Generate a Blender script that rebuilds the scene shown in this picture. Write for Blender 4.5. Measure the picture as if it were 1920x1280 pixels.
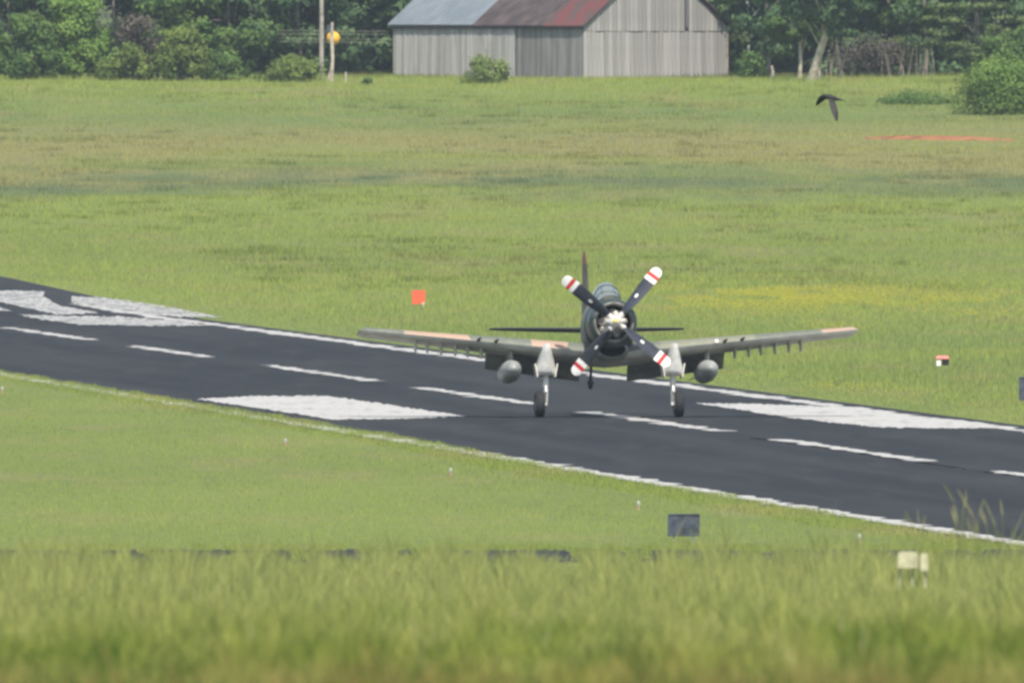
import bpy, math, random
import numpy as np
from mathutils import Vector, Matrix, noise as mnoise

for o in list(bpy.data.objects):
    bpy.data.objects.remove(o)
S = bpy.context.scene
COL = S.collection

# ------------------------------------------------------------------ camera, light, exposure
HC = 13.0                 # lens height above the runway (m)
FPX = 57400.0             # focal length in pixels of a 1920 px wide frame
Y0 = -3.0                 # row of the horizon in that frame
cd = bpy.data.cameras.new('camera')
cam = bpy.data.objects.new('camera', cd)
COL.objects.link(cam)
cam.location = (0, 0, HC)
cam.rotation_euler = (math.pi / 2 - math.atan((640 - Y0) / FPX), 0, 0)
cd.sensor_width = 36.0
cd.lens = FPX / 1920 * 36.0
cd.clip_start = 1.0
cd.clip_end = 9000.0
cd.dof.use_dof = True
cd.dof.focus_distance = 950.0
cd.dof.aperture_fstop = 19.0
S.camera = cam

SUN_EL = math.radians(57)
SUN_H = Vector((0.18, -0.98, 0)).normalized()
sun_dir = Vector((SUN_H.x * math.cos(SUN_EL), SUN_H.y * math.cos(SUN_EL), math.sin(SUN_EL)))
W = bpy.data.worlds.new('World')
S.world = W
W.use_nodes = True
wn = W.node_tree.nodes
sky = wn.new('ShaderNodeTexSky')
sky.sky_type = 'NISHITA'
sky.sun_disc = False
sky.sun_elevation = SUN_EL
sky.sun_rotation = math.atan2(sun_dir.x, sun_dir.y)
sky.air_density = 1.0
sky.dust_density = 1.5
wn['Background'].inputs[1].default_value = 0.12
W.node_tree.links.new(sky.outputs[0], wn['Background'].inputs[0])
sl = bpy.data.lights.new('sun', 'SUN')
sl.energy = 3.6
sl.angle = math.radians(0.6)
sl.color = (1.0, 0.94, 0.82)
so = bpy.data.objects.new('sun', sl)
COL.objects.link(so)
so.rotation_euler = sun_dir.to_track_quat('Z', 'Y').to_euler()
so.location = (0, 900, 300)
S.view_settings.view_transform = 'Standard'
S.view_settings.look = 'None'
S.view_settings.gamma = 1
S.view_settings.use_curve_mapping = False
S.view_settings.exposure = 0.76
S.cycles.filter_width = 2.9

RNG = np.random.default_rng(7)
random.seed(7)

# ------------------------------------------------------------------ helpers
def tag(o, label=None, cat=None, group=None, kind=None):
    if label: o['label'] = label
    if cat: o['category'] = cat
    if group: o['group'] = group
    if kind: o['kind'] = kind
    return o

def link(name, mesh, parent=None):
    o = bpy.data.objects.new(name, mesh)
    COL.objects.link(o)
    if parent is not None: o.parent = parent
    return o

def empty(name, loc, rz=0.0):
    o = bpy.data.objects.new(name, None)
    COL.objects.link(o)
    o.location = loc
    o.rotation_euler = (0, 0, rz)
    o.empty_display_size = 0.2
    return o

def copy_tree(o, parent=None):
    c = o.copy()
    COL.objects.link(c)
    c.parent = parent
    for ch in list(o.children):
        copy_tree(ch, c)
    return c

class MB:
    def __init__(s):
        s.v = []; s.f = []; s.m = []
    def add(s, vs, fs, m=0):
        b = len(s.v)
        s.v += [tuple(v) for v in vs]
        s.f += [tuple(i + b for i in f) for f in fs]
        s.m += [m] * len(fs)
    def box(s, c, d, rot=None, m=0):
        x, y, z = d[0] / 2, d[1] / 2, d[2] / 2
        vs = [Vector((sx * x, sy * y, sz * z)) for sx in (-1, 1) for sy in (-1, 1) for sz in (-1, 1)]
        if rot is not None: vs = [rot @ v for v in vs]
        vs = [v + Vector(c) for v in vs]
        s.add(vs, [(0, 1, 3, 2), (4, 6, 7, 5), (0, 4, 5, 1), (2, 3, 7, 6), (0, 2, 6, 4), (1, 5, 7, 3)], m)
    def loft(s, rings, cap=True, closed=True, m=0):
        n = len(rings[0]); vs = [p for r in rings for p in r]; fs = []
        for i in range(len(rings) - 1):
            for j in range(n if closed else n - 1):
                k = (j + 1) % n
                fs.append((i * n + j, i * n + k, (i + 1) * n + k, (i + 1) * n + j))
        if cap:
            fs.append(tuple(range(n - 1, -1, -1)))
            fs.append(tuple((len(rings) - 1) * n + j for j in range(n)))
        s.add(vs, fs, m)
    def tube(s, pts, rad, n=8, cap=True, m=0):
        pts = [Vector(p) for p in pts]
        if not hasattr(rad, '__len__'): rad = [rad] * len(pts)
        rings = []
        for i, p in enumerate(pts):
            d = (pts[min(i + 1, len(pts) - 1)] - pts[max(i - 1, 0)]).normalized()
            a = d.orthogonal().normalized() if abs(d.z) > .99 else d.cross(Vector((0, 0, 1))).normalized()
            b = d.cross(a)
            rings.append([p + (a * math.cos(t) + b * math.sin(t)) * rad[i] for t in [2 * math.pi * j / n for j in range(n)]])
        s.loft(rings, cap, True, m)
    def build(s, name, mats, parent=None, smooth=False, sharp=None):
        me = bpy.data.meshes.new(name)
        me.from_pydata([tuple(v) for v in s.v], [], s.f)
        if not isinstance(mats, (list, tuple)): mats = [mats]
        for x in mats: me.materials.append(x)
        if len(mats) > 1: me.polygons.foreach_set('material_index', s.m)
        me.validate()
        if smooth:
            me.polygons.foreach_set('use_smooth', [True] * len(me.polygons))
            me.set_sharp_from_angle(angle=math.radians(sharp or 40))
        me.update()
        return link(name, me, parent)

def raw_mesh(name, verts, quads=None, tris=None, mat=None, var=None):
    """verts (n,3); quads (q,4) and tris (t,3) index arrays; var = per-vertex random value"""
    me = bpy.data.meshes.new(name)
    me.vertices.add(len(verts))
    me.vertices.foreach_set('co', np.ascontiguousarray(verts, dtype=np.float32).ravel())
    parts = []; tot = []
    if quads is not None and len(quads): parts.append(quads.ravel()); tot.append(np.full(len(quads), 4))
    if tris is not None and len(tris): parts.append(tris.ravel()); tot.append(np.full(len(tris), 3))
    li = np.concatenate(parts).astype(np.int32); tot = np.concatenate(tot).astype(np.int32)
    st = np.concatenate([[0], np.cumsum(tot)[:-1]]).astype(np.int32)
    me.loops.add(len(li)); me.loops.foreach_set('vertex_index', li)
    me.polygons.add(len(tot)); me.polygons.foreach_set('loop_start', st); me.polygons.foreach_set('loop_total', tot)
    if var is not None:
        a = me.attributes.new('var', 'FLOAT', 'POINT')
        a.data.foreach_set('value', np.ascontiguousarray(var, dtype=np.float32))
    if mat: me.materials.append(mat)
    me.update(calc_edges=True)
    return me

# ------------------------------------------------------------------ materials
class NT:
    def __init__(s, name):
        s.mat = bpy.data.materials.new(name); s.mat.use_nodes = True
        s.t = s.mat.node_tree; s.n = s.t.nodes; s.b = s.n['Principled BSDF']; s.out = s.n['Material Output']
    def L(s, a, b): s.t.links.new(a, b)
    def new(s, kind, **kw):
        x = s.n.new(kind)
        for k, v in kw.items(): setattr(x, k, v)
        return x
    def val(s, sock, v):
        if hasattr(v, 'links') or isinstance(v, bpy.types.NodeSocket): s.L(v, sock)
        else: sock.default_value = v
    def math(s, op, a, b=0.0, clamp=False):
        x = s.new('ShaderNodeMath', operation=op, use_clamp=clamp)
        s.val(x.inputs[0], a); s.val(x.inputs[1], b); return x.outputs[0]
    def mix(s, f, a, b, mode='MIX'):
        x = s.new('ShaderNodeMix', data_type='RGBA', blend_type=mode)
        s.val(x.inputs[0], f)
        for i, c in ((6, a), (7, b)):
            if isinstance(c, tuple): x.inputs[i].default_value = (*c[:3], 1)
            else: s.L(c, x.inputs[i])
        return x.outputs[2]
    def mapv(s, src, sc):
        x = s.new('ShaderNodeVectorMath', operation='MULTIPLY'); s.L(src, x.inputs[0]); x.inputs[1].default_value = sc
        return x.outputs[0]
    def noise(s, vec, scale=1.0, det=3.0, rough=.55, off=None):
        if off:
            a = s.new('ShaderNodeVectorMath', operation='ADD'); s.L(vec, a.inputs[0]); a.inputs[1].default_value = off; vec = a.outputs[0]
        x = s.new('ShaderNodeTexNoise'); s.L(vec, x.inputs['Vector'])
        x.inputs['Scale'].default_value = scale; x.inputs['Detail'].default_value = det; x.inputs['Roughness'].default_value = rough
        return x.outputs['Fac']
    def smooth(s, v, a, b):
        x = s.new('ShaderNodeMapRange', interpolation_type='SMOOTHSTEP'); s.val(x.inputs[0], v)
        x.inputs[1].default_value = a; x.inputs[2].default_value = b; return x.outputs[0]
    def ramp(s, v, stops, const=False):
        x = s.new('ShaderNodeValToRGB'); s.val(x.inputs[0], v)
        cr = x.color_ramp; cr.interpolation = 'CONSTANT' if const else 'LINEAR'
        while len(cr.elements) < len(stops): cr.elements.new(1.0)
        for e, (p, c) in zip(cr.elements, stops): e.position = p; e.color = (*c[:3], 1)
        return x.outputs[0]
    def bump(s, h, st, dist=.01):
        x = s.new('ShaderNodeBump'); x.inputs['Strength'].default_value = st; x.inputs['Distance'].default_value = dist
        s.L(h, x.inputs['Height']); s.L(x.outputs[0], s.b.inputs['Normal'])

def simple(name, col, rough=.6, metal=0.0, var=.12, sc=6.0, spec=.4, det=4):
    t = NT(name)
    tc = t.new('ShaderNodeTexCoord').outputs['Object']
    n = t.noise(tc, sc, det)
    d = tuple(c * (1 - var * 1.6) for c in col); l = tuple(min(1, c * (1 + var)) for c in col)
    t.L(t.mix(t.smooth(n, .3, .7), d, l), t.b.inputs['Base Color'])
    t.b.inputs['Roughness'].default_value = rough; t.b.inputs['Metallic'].default_value = metal
    t.b.inputs['Specular IOR Level'].default_value = spec
    return t.mat

def field_colour(t, tone=1.0):
    """colour of the grass from where it grows (world position)"""
    pos = t.new('ShaderNodeNewGeometry').outputs['Position']
    sep = t.new('ShaderNodeSeparateXYZ'); t.L(pos, sep.inputs[0]); Y = sep.outputs[1]
    big = t.noise(t.mapv(pos, (.045, .011, .05)), 1, 4, .6)
    mid = t.noise(t.mapv(pos, (.22, .045, .2)), 1, 4, .6, (13, 7, 3))
    fine = t.noise(t.mapv(pos, (1.3, .35, 1)), 1, 3, .6, (5, 9, 3))
    wob = t.math('ADD', Y, t.math('MULTIPLY', t.math('SUBTRACT', big, .5), 260))
    wob = t.math('ADD', wob, t.math('MULTIPLY', t.math('SUBTRACT', mid, .5), 60))
    u = t.math('DIVIDE', t.math('SUBTRACT', wob, 650), 1600, True)
    g = lambda y: (y - 650) / 1600
    ta = tone
    G1 = (.175 * ta, .221 * ta, .054 * ta); G2 = (.157 * ta, .208 * ta, .062 * ta); OL = (.235 * ta, .225 * ta, .085 * ta); DK = (.12 * ta, .155 * ta, .07 * ta); BR = (.205 * ta, .252 * ta, .06 * ta)
    c = t.ramp(u, [(g(680), G1), (g(900), G1), (g(1130), G2), (g(1330), BR), (g(1470), G1), (g(1600), BR),
                   (g(1700), DK), (g(1745), OL), (g(1850), OL), (g(1950), G2), (g(2040), BR)])
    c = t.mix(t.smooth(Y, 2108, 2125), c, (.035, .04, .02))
    c = t.mix(t.math('MULTIPLY', t.smooth(mid, .48, .66), .7), c, OL)
    c = t.mix(t.math('MULTIPLY', t.smooth(fine, .52, .7), .6), c, DK)
    c = t.mix(t.math('MULTIPLY', t.smooth(big, .52, .36), .5), c, BR)
    return c, pos

def ground_mat():
    t = NT('meadow_ground')
    c, pos = field_colour(t, .72)
    t.L(c, t.b.inputs['Base Color']); t.b.inputs['Roughness'].default_value = 1; t.b.inputs['Specular IOR Level'].default_value = .1
    return t.mat

def blade_mat(name, tone=1.0, near=False, up=.45):
    t = NT(name)
    if near:
        pos = t.new('ShaderNodeNewGeometry').outputs['Position']
        sep = t.new('ShaderNodeSeparateXYZ'); t.L(pos, sep.inputs[0])
        a = t.noise(t.mapv(pos, (1.2, .035, 1.0)), 1, 3, .6)
        b = t.noise(t.mapv(pos, (3.0, .07, 2.4)), 1, 3, .65, (9, 2, 4))
        G = (.18, .215, .045); L = (.27, .28, .09); D = (.065, .115, .025); T = (.36, .26, .10)
        c = t.mix(t.smooth(a, .38, .62), G, L)
        c = t.mix(t.math('MULTIPLY', t.smooth(b, .5, .64), .85), c, D)
        c = t.mix(t.smooth(sep.outputs[1], 150, 285), c, (.225, .25, .088))
        nearf = t.smooth(sep.outputs[1], 170, 78)
        c = t.mix(t.math('MULTIPLY', t.smooth(b, .5, .32), t.math('ADD', t.math('MULTIPLY', nearf, .95), .12)), c, T)
    else:
        c, pos = field_colour(t, tone)
    if near:
        a3 = t.noise(t.mapv(pos, (4.0, .1, 3.0)), 1, 3, .6, (1, 12, 4))
        c = t.mix(t.math('MULTIPLY', t.smooth(sep.outputs[1], 215, 150), t.math('MULTIPLY', t.smooth(a3, .49, .58), .9)), c, (.06, .095, .022))
        c = t.mix(t.math('MULTIPLY', t.smooth(sep.outputs[1], 158, 108), t.smooth(a3, .6, .42)), c, (.19, .135, .055))
    v = t.new('ShaderNodeAttribute', attribute_name='var').outputs['Fac']
    c = t.mix(t.smooth(v, 0, 1), t.mix(1.0, c, (.62, .66, .7), 'MULTIPLY'), t.mix(1.0, c, (1.38, 1.32, 1.2), 'MULTIPLY'))
    N = t.new('ShaderNodeNewGeometry').outputs['Normal']
    vm = t.new('ShaderNodeMix', data_type='VECTOR'); vm.inputs[0].default_value = up
    t.L(N, vm.inputs[4]); vm.inputs[5].default_value = (0, -.25, .97)
    nn = t.new('ShaderNodeVectorMath', operation='NORMALIZE'); t.L(vm.outputs[1], nn.inputs[0])
    d = t.new('ShaderNodeBsdfDiffuse'); tr = t.new('ShaderNodeBsdfTranslucent'); mx = t.new('ShaderNodeMixShader')
    t.L(c, d.inputs[0]); t.L(c, tr.inputs[0]); t.L(nn.outputs[0], d.inputs['Normal'])
    mx.inputs[0].default_value = .3; t.L(d.outputs[0], mx.inputs[1]); t.L(tr.outputs[0], mx.inputs[2]); t.L(mx.outputs[0], t.out.inputs[0])
    return t.mat

def leaf_mat(name, col, col2, trans=.22):
    t = NT(name)
    v = t.new('ShaderNodeAttribute', attribute_name='var').outputs['Fac']
    tc = t.new('ShaderNodeTexCoord').outputs['Object']
    n = t.noise(tc, .55, 3)
    f = t.math('ADD', t.math('MULTIPLY', v, .6), t.math('MULTIPLY', t.smooth(n, .35, .65), .5), True)
    c = t.mix(f, col, col2)
    vm = t.new('ShaderNodeMix', data_type='VECTOR'); vm.inputs[0].default_value = .72
    t.L(t.new('ShaderNodeNewGeometry').outputs['Normal'], vm.inputs[4]); t.L(t.new('ShaderNodeAttribute', attribute_name='crown_normal').outputs['Vector'], vm.inputs[5])
    nn = t.new('ShaderNodeVectorMath', operation='NORMALIZE'); t.L(vm.outputs[1], nn.inputs[0])
    d = t.new('ShaderNodeBsdfDiffuse'); t.L(nn.outputs[0], d.inputs['Normal']); tr = t.new('ShaderNodeBsdfTranslucent'); mx = t.new('ShaderNodeMixShader')
    t.L(c, d.inputs[0]); t.L(c, tr.inputs[0]); mx.inputs[0].default_value = trans
    t.L(d.outputs[0], mx.inputs[1]); t.L(tr.outputs[0], mx.inputs[2]); t.L(mx.outputs[0], t.out.inputs[0])
    return t.mat

def asphalt_mat(name='asphalt', base=.0235):
    t = NT(name)
    pos = t.new('ShaderNodeNewGeometry').outputs['Position']
    rot = t.new('ShaderNodeVectorRotate', rotation_type='Z_AXIS'); t.L(pos, rot.inputs[0]); rot.inputs['Angle'].default_value = -.0907
    a = t.noise(t.mapv(rot.outputs[0], (.35, .012, 1)), 1, 4, .6)
    b = t.noise(t.mapv(pos, (.8, .05, 1)), 1, 4, .6, (4, 4, 4))
    c = t.mix(t.smooth(a, .35, .65), (base * .72, base * .76, base * .84), (base * 1.22, base * 1.26, base * 1.32))
    c = t.mix(t.math('MULTIPLY', t.smooth(b, .5, .7), .6), c, (base * 1.5, base * 1.53, base * 1.55))
    t.L(c, t.b.inputs['Base Color']); t.b.inputs['Roughness'].default_value = .95; t.b.inputs['Specular IOR Level'].default_value = .15
    return t.mat

def paint_mat(name='runway_paint', base=.37):
    t = NT(name)
    pos = t.new('ShaderNodeNewGeometry').outputs['Position']
    a = t.noise(t.mapv(pos, (1.6, .14, 1)), 1, 5, .65)
    f_ = t.noise(t.mapv(pos, (6.0, .5, 1)), 1, 4, .7, (3, 1, 2))
    c = t.mix(t.smooth(a, .5, .75), (base * 1.04, base * 1.0, base * .92), (base * .5, base * .49, base * .46))
    c = t.mix(t.math('MULTIPLY', t.smooth(f_, .58, .7), .8), c, (.07, .07, .07))
    t.L(c, t.b.inputs['Base Color']); t.b.inputs['Roughness'].default_value = .8
    return t.mat

def board_mat(name, c1, c2):
    t = NT(name)
    tc = t.new('ShaderNodeTexCoord').outputs['Object']
    oi = t.new('ShaderNodeObjectInfo').outputs['Random']
    v = t.new('ShaderNodeAttribute', attribute_name='var').outputs['Fac']
    a = t.noise(t.mapv(tc, (5, 5, .35)), 1, 5, .65)
    b = t.noise(t.mapv(tc, (.9, .9, .5)), 1, 3, .6, (3, 8, 1))
    f = t.math('ADD', t.math('MULTIPLY', a, .9), t.math('MULTIPLY', t.math('SUBTRACT', t.math('ADD', oi, v), .5), .34))
    c = t.mix(t.smooth(f, .25, .75), c1, c2)
    c = t.mix(t.math('MULTIPLY', t.smooth(b, .55, .75), .35), c, (c1[0] * .8, c1[1] * .78, c1[2] * .76))
    t.L(c, t.b.inputs['Base Color']); t.b.inputs['Roughness'].default_value = .9; t.b.inputs['Specular IOR Level'].default_value = .2
    return t.mat

def roof_mat(name, c1, c2, thr=(.4, .65), rough=.6, sc=(.7, .7, .25)):
    t = NT(name)
    tc = t.new('ShaderNodeTexCoord').outputs['Object']
    a = t.noise(t.mapv(tc, sc), 1, 5, .65)
    t.L(t.mix(t.smooth(a, *thr), c1, c2), t.b.inputs['Base Color'])
    t.b.inputs['Roughness'].default_value = rough
    return t.mat

M = {}
M['ground'] = ground_mat()
M['asphalt'] = asphalt_mat()
M['road'] = asphalt_mat('old_road', .024)
M['paint'] = paint_mat()
M['field_blade'] = blade_mat('field_grass_blade', 1.0)
M['weed_blade'] = blade_mat('weed_blade', .62)
M['near_blade'] = blade_mat('tall_grass_blade', near=True, up=.3)
M['seed'] = simple('seed_head', (.25, .24, .1), .9)
M['flower'] = simple('yellow_petal', (.42, .38, .04), .8)
M['soil'] = simple('red_soil', (.27, .115, .06), 1.0, sc=.8, var=.25, spec=.1)
M['bark'] = simple('grey_bark', (.2, .17, .14), .95, sc=2.5, var=.3)
M['pale_bark'] = simple('pale_bark', (.42, .37, .29), .95, sc=2.0, var=.25)
M['blue_bark'] = simple('grey_white_bark', (.36, .38, .4), .95, sc=2.0, var=.2)
M['pole'] = simple('weathered_pole_wood', (.3, .27, .23), .9, sc=3, var=.2)

# ------------------------------------------------------------------ terrain
PROF = [(-400, 11.2), (-20, 11.4), (60, 11.2), (80, 10.8), (120, 10.02), (160, 9.37), (200, 8.70), (250, 7.93), (300, 7.29), (340, 6.3),
        (450, 2.8), (600, 0.2), (640, 0), (1250, 0), (1400, .45), (1500, 1.15), (1700, 2.95), (1900, 5.0), (2050, 6.95),
        (2100, 7.42), (2200, 7.9), (2400, 8.6), (3000, 10), (8000, 30)]
PX = np.array([p[0] for p in PROF], float); PZ = np.array([p[1] for p in PROF], float)
T = 0.0909                                        # tan of the angle between the runway and the line of sight
def runX(C, Y): return C - Y * T
def bumps(X, Y):
    m = np.clip((Y - 1330) / 200, 0, 1) * np.clip((X + Y * T - 108) / 12, 0, 1)
    return m * (.07 * np.sin(Y * .115 + X * .05 + 1.2 * np.sin(X * .07)) + .05 * np.sin(Y * .061 - X * .11 + 2) + .03 * np.sin(Y * .31 + X * .21))
def zt(X, Y):
    X = np.asarray(X, float); Y = np.asarray(Y, float)
    return np.interp(Y, PX, PZ) + bumps(X, Y)
def at(px, py=None, Y=None):
    """ground point seen at a pixel of the photograph, or at a column and a distance"""
    if Y is None:
        lo, hi = 640.0, 2190.0
        for _ in range(50):
            m = (lo + hi) / 2
            q = Y0 + FPX * (HC - float(zt((px - 960) * m / FPX, m))) / m
            if q > py: lo = m
            else: hi = m
        Y = (lo + hi) / 2
    X = (px - 960) * Y / FPX
    return Vector((X, Y, float(zt(X, Y))))
def up(Y, n): return n * Y / FPX                  # n photo pixels as metres at distance Y

ys = np.unique(np.concatenate([np.arange(-400, 0, 50), np.arange(0, 1200, 10), np.arange(1200, 2250, 5), np.arange(2250, 3000, 50), np.arange(3000, 8001, 500)])).astype(float)
xs = np.unique(np.concatenate([np.arange(-2500, -200, 200), np.arange(-200, -70, 20), np.arange(-70, 71, 5), np.arange(80, 220, 20), np.arange(300, 2600, 200)])).astype(float)
GX, GY = np.meshgrid(xs, ys)
V = np.stack([GX.ravel(), GY.ravel(), zt(GX, GY).ravel()], 1)
nx, ny = len(xs), len(ys)
i, j = np.meshgrid(np.arange(ny - 1), np.arange(nx - 1), indexing='ij')
b0 = (i * nx + j).ravel()
Q = np.stack([b0, b0 + 1, b0 + nx + 1, b0 + nx], 1)
g = link('ground', raw_mesh('ground', V, quads=Q, mat=M['ground']))
for p in g.data.polygons: p.use_smooth = True
tag(g, 'rolling grass covered airfield ground', None, None, 'structure')

# runway: a strip of asphalt that follows the ground
def strip(name, c0, c1, y0, y1, dz, mat, parent=None, step=10.0, jit=0.0, wid=None):
    n = max(1, int(round((y1 - y0) / step)))
    vs = []; fs = []
    brk = [y for y in (600, 640, 1250, 1400, 1500) if y0 < y < y1]
    yy = sorted(set([y0 + (y1 - y0) * k / n for k in range(n + 1)] + brk))
    for k, y in enumerate(yy):
        a, b = c0, c1
        if wid: b = c1 + wid(y)
        if jit:
            a += jit * (mnoise.noise((y * .33, c0, 0)) + 1.1 * mnoise.noise((y * 1.1, c0, 3)))
            b += jit * (mnoise.noise((y * .33, c1, 9)) + 1.1 * mnoise.noise((y * 1.1, c1, 5)))
        z = float(np.interp(y, PX, PZ)) + dz
        vs += [(runX(a, y), y, z), (runX(b, y), y, z)]
        if k: fs.append((2 * k - 2, 2 * k - 1, 2 * k + 1, 2 * k))
    mb = MB(); mb.add(vs, fs)
    return mb.build(name, mat, parent)
pad = lambda y: 2.6 * max(0.0, min(1.0, (y - 1240) / 140))
runway = strip('runway', 77.9, 100.2, 560, 1470, .012, M['asphalt'], wid=pad)
tag(runway, 'dark asphalt runway with white markings', None, None, 'structure')
def band(name, *a, **k): return strip(name, *a, parent=runway, **k)
band('edge_line', 78.12, 78.85, 570, 1400, .018, M['paint'], step=1.0, jit=.38)
band('edge_line', 98.6, 99.4, 570, 1290, .018, M['paint'], step=1.0, jit=.38)
YC = lambda px, C: C * FPX / (4258 + px)
CC = 89.85
for a_, b_ in ((10, 172), (243, 393), (498, 703), (788, 1003), (1103, 1352), (1458, 1742), (1868, 2200)):
    band('centre_stripe', CC - .29, CC + .29, YC(b_, CC), YC(a_, CC), .018, M['paint'], step=.8, jit=.36)
M['seam'] = simple('tar_seam', (.017, .017, .018), 1.0, spec=0.0)
band('tar_seam', 89.3, 89.42, 700, 905, .015, M['seam'], step=2.0, jit=.25)
M['paint_worn'] = paint_mat('worn_threshold_paint', .37)
for n_ in M['paint_worn'].node_tree.nodes:
    if n_.type == 'MAP_RANGE': n_.inputs[1].default_value -= .1; n_.inputs[2].default_value -= .08
def ground_poly(name, pts, rag=2.1):
    """painted shape given by its corners in the photograph"""
    w = []
    n = len(pts)
    for k in range(n):
        p = Vector(pts[k]); q = Vector(pts[(k + 1) % n]); m = max(1, int((q - p).length / 3))
        for s in range(m):
            r = p.lerp(q, s / m)
            w.append((r.x, r.y + rag * mnoise.noise((r.x * .12, r.y * .2, 2.0)) + rag * .6 * mnoise.noise((r.x * .45, r.y * .3, 7.0)) * 1.3))
    vs = []
    for x, y in w:
        P = at(x, y); z = float(np.interp(P.y, PX, PZ)) + .022
        vs.append((P.x, P.y, z))
    mb = MB(); mb.add(vs, [tuple(range(len(vs)))])
    o = mb.build(name, M['paint_worn'] if 'thr' in name else M['paint'], runway)
    o.data.update()
    return o
ground_poly('aiming_marking', [(368, 749), (480, 743), (610, 743), (720, 758), (873, 781), (760, 786), (620, 787), (500, 768)])
ground_poly('aiming_marking', [(1303, 757), (1420, 758), (1560, 763), (1700, 781), (1845, 803), (1760, 804), (1640, 801), (1480, 784), (1380, 768)])
ground_poly('threshold_marking', [(134, 556), (197, 559), (284, 570), (372, 587), (420, 596), (339, 595), (273, 589), (197, 576), (134, 568)])
ground_poly('threshold_marking', [(-60, 545), (39, 546), (85, 547), (80, 555), (109, 573), (186, 587), (109, 591), (0, 567), (-60, 556)])
ground_poly('threshold_marking', [(31, 590), (131, 593), (219, 594), (339, 602), (389, 611), (306, 612), (153, 609), (77, 600)])
ground_poly('threshold_marking', [(-60, 572), (0, 577), (24, 584), (0, 583), (-60, 578)], .4)
# dark tyre / seal streaks lie in the asphalt colour itself; a service road crosses in front
sr = MB()
vs = []; fs = []
for k in range(61):
    x = -110 + k * 2.6
    w0 = 706.0 + .5 * math.sin(x * .3); w1 = 722.5 + .6 * math.sin(x * .22 + 1)
    vs += [(x, w0, .008), (x, w1, .008)]
    if k: fs.append((2 * k - 2, 2 * k, 2 * k + 1, 2 * k - 1))
sr.add(vs, fs)
road = sr.build('service_road', M['road'])
tag(road, 'narrow dark service road in front of the tall grass', None, None, 'structure')

# red soil scar on the far slope
a_ = at(1620, 259); b_ = at(1905, 263)
sm = MB(); rings = []
for k in range(25):
    t_ = k / 24; P = a_.lerp(b_, t_); h = .2 * math.sin(math.pi * min(1, max(0, t_))) ** .6 * (1 + .35 * mnoise.noise((k * .7, 0, 0))) + .01
    w = 3.0 * (1 + .5 * mnoise.noise((k * .5, 4, 0)))
    z = float(zt(P.x, P.y))
    rings.append([(P.x, P.y + w * math.cos(q) * .9, float(zt(P.x, P.y + w * math.cos(q) * .9)) - .05 + (h + .05) * math.sin(q)) for q in [math.pi * r / 8 for r in range(9)]])
sm.loft(rings, cap=False, closed=False)
tag(sm.build('red_soil_bank', M['soil'], smooth=True), 'long low bank of bare red orange soil on the far slope', None, None, 'structure')

# ------------------------------------------------------------------ grass
def blades(name, X, Y, h, w, mat, bend=.25, seg=1, label=''):
    n = len(X); Z = zt(X, Y)
    a = RNG.uniform(0, math.pi, n); dx = np.cos(a) * w / 2; dy = np.sin(a) * w / 2
    la = RNG.uniform(0, 2 * math.pi, n); le = RNG.uniform(.05, bend, n) * h
    lx = np.cos(la) * le; ly = np.sin(la) * le
    var = RNG.random(n)
    if seg == 1:
        v = np.empty((n, 3, 3)); v[:, 0] = np.stack([X - dx, Y - dy, Z - .02], 1); v[:, 1] = np.stack([X + dx, Y + dy, Z - .02], 1)
        v[:, 2] = np.stack([X + lx, Y + ly, Z + h], 1)
        tr = np.arange(n * 3).reshape(n, 3)
        me = raw_mesh(name, v.reshape(-1, 3), tris=tr, mat=mat, var=np.repeat(var, 3))
    else:
        v = np.empty((n, 5, 3)); v[:, 0] = np.stack([X - dx, Y - dy, Z - .02], 1); v[:, 1] = np.stack([X + dx, Y + dy, Z - .02], 1)
        v[:, 2] = np.stack([X - dx * .8 + lx * .35, Y - dy * .8 + ly * .35, Z + h * .6], 1)
        v[:, 3] = np.stack([X + dx * .8 + lx * .35, Y + dy * .8 + ly * .35, Z + h * .6], 1)
        v[:, 4] = np.stack([X + lx * 1.3, Y + ly * 1.3, Z + h], 1)
        k = np.arange(n)[:, None] * 5
        me = raw_mesh(name, v.reshape(-1, 3), quads=k + np.array([[0, 1, 3, 2]]), tris=k + np.array([[2, 3, 4]]), mat=mat, var=np.repeat(var, 5))
    o = link(name, me)
    tag(o, label, None, None, 'stuff')
    return o

def patchy(X, Y, sx, sy, seed=0):
    r = np.random.default_rng(100 + seed); s = np.zeros_like(X)
    for k in range(7):
        s += np.sin(X * sx * r.uniform(.4, 2.2) + Y * sy * r.uniform(-2, 2) + r.uniform(0, 6.3))
    return s / 7
def sample(n, y0, y1, half):
    Y = RNG.uniform(y0, y1, n); X = RNG.uniform(-1, 1, n) * (half * Y + 2)
    return X, Y
# far field
X, Y = sample(820000, 905, 2190, .0225)
C = X + Y * T
k = C > 100.35 + np.vectorize(pad)(Y)
X, Y, C = X[k], Y[k], C[k]
dist = np.clip((C - 101) / 6, 0, 1)
p = patchy(X, Y, .25, .08, 1)
h = (.07 + .13 * dist) * RNG.uniform(.55, 1.25, len(X)) * (1 + .5 * p)
h += np.clip((Y - 1950) / 150, 0, 1) * .12
blades('meadow_grass', X, Y, h, RNG.uniform(.02, .045, len(X)), M['field_blade'], label='rough green grass of the wide field behind the runway')
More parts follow.
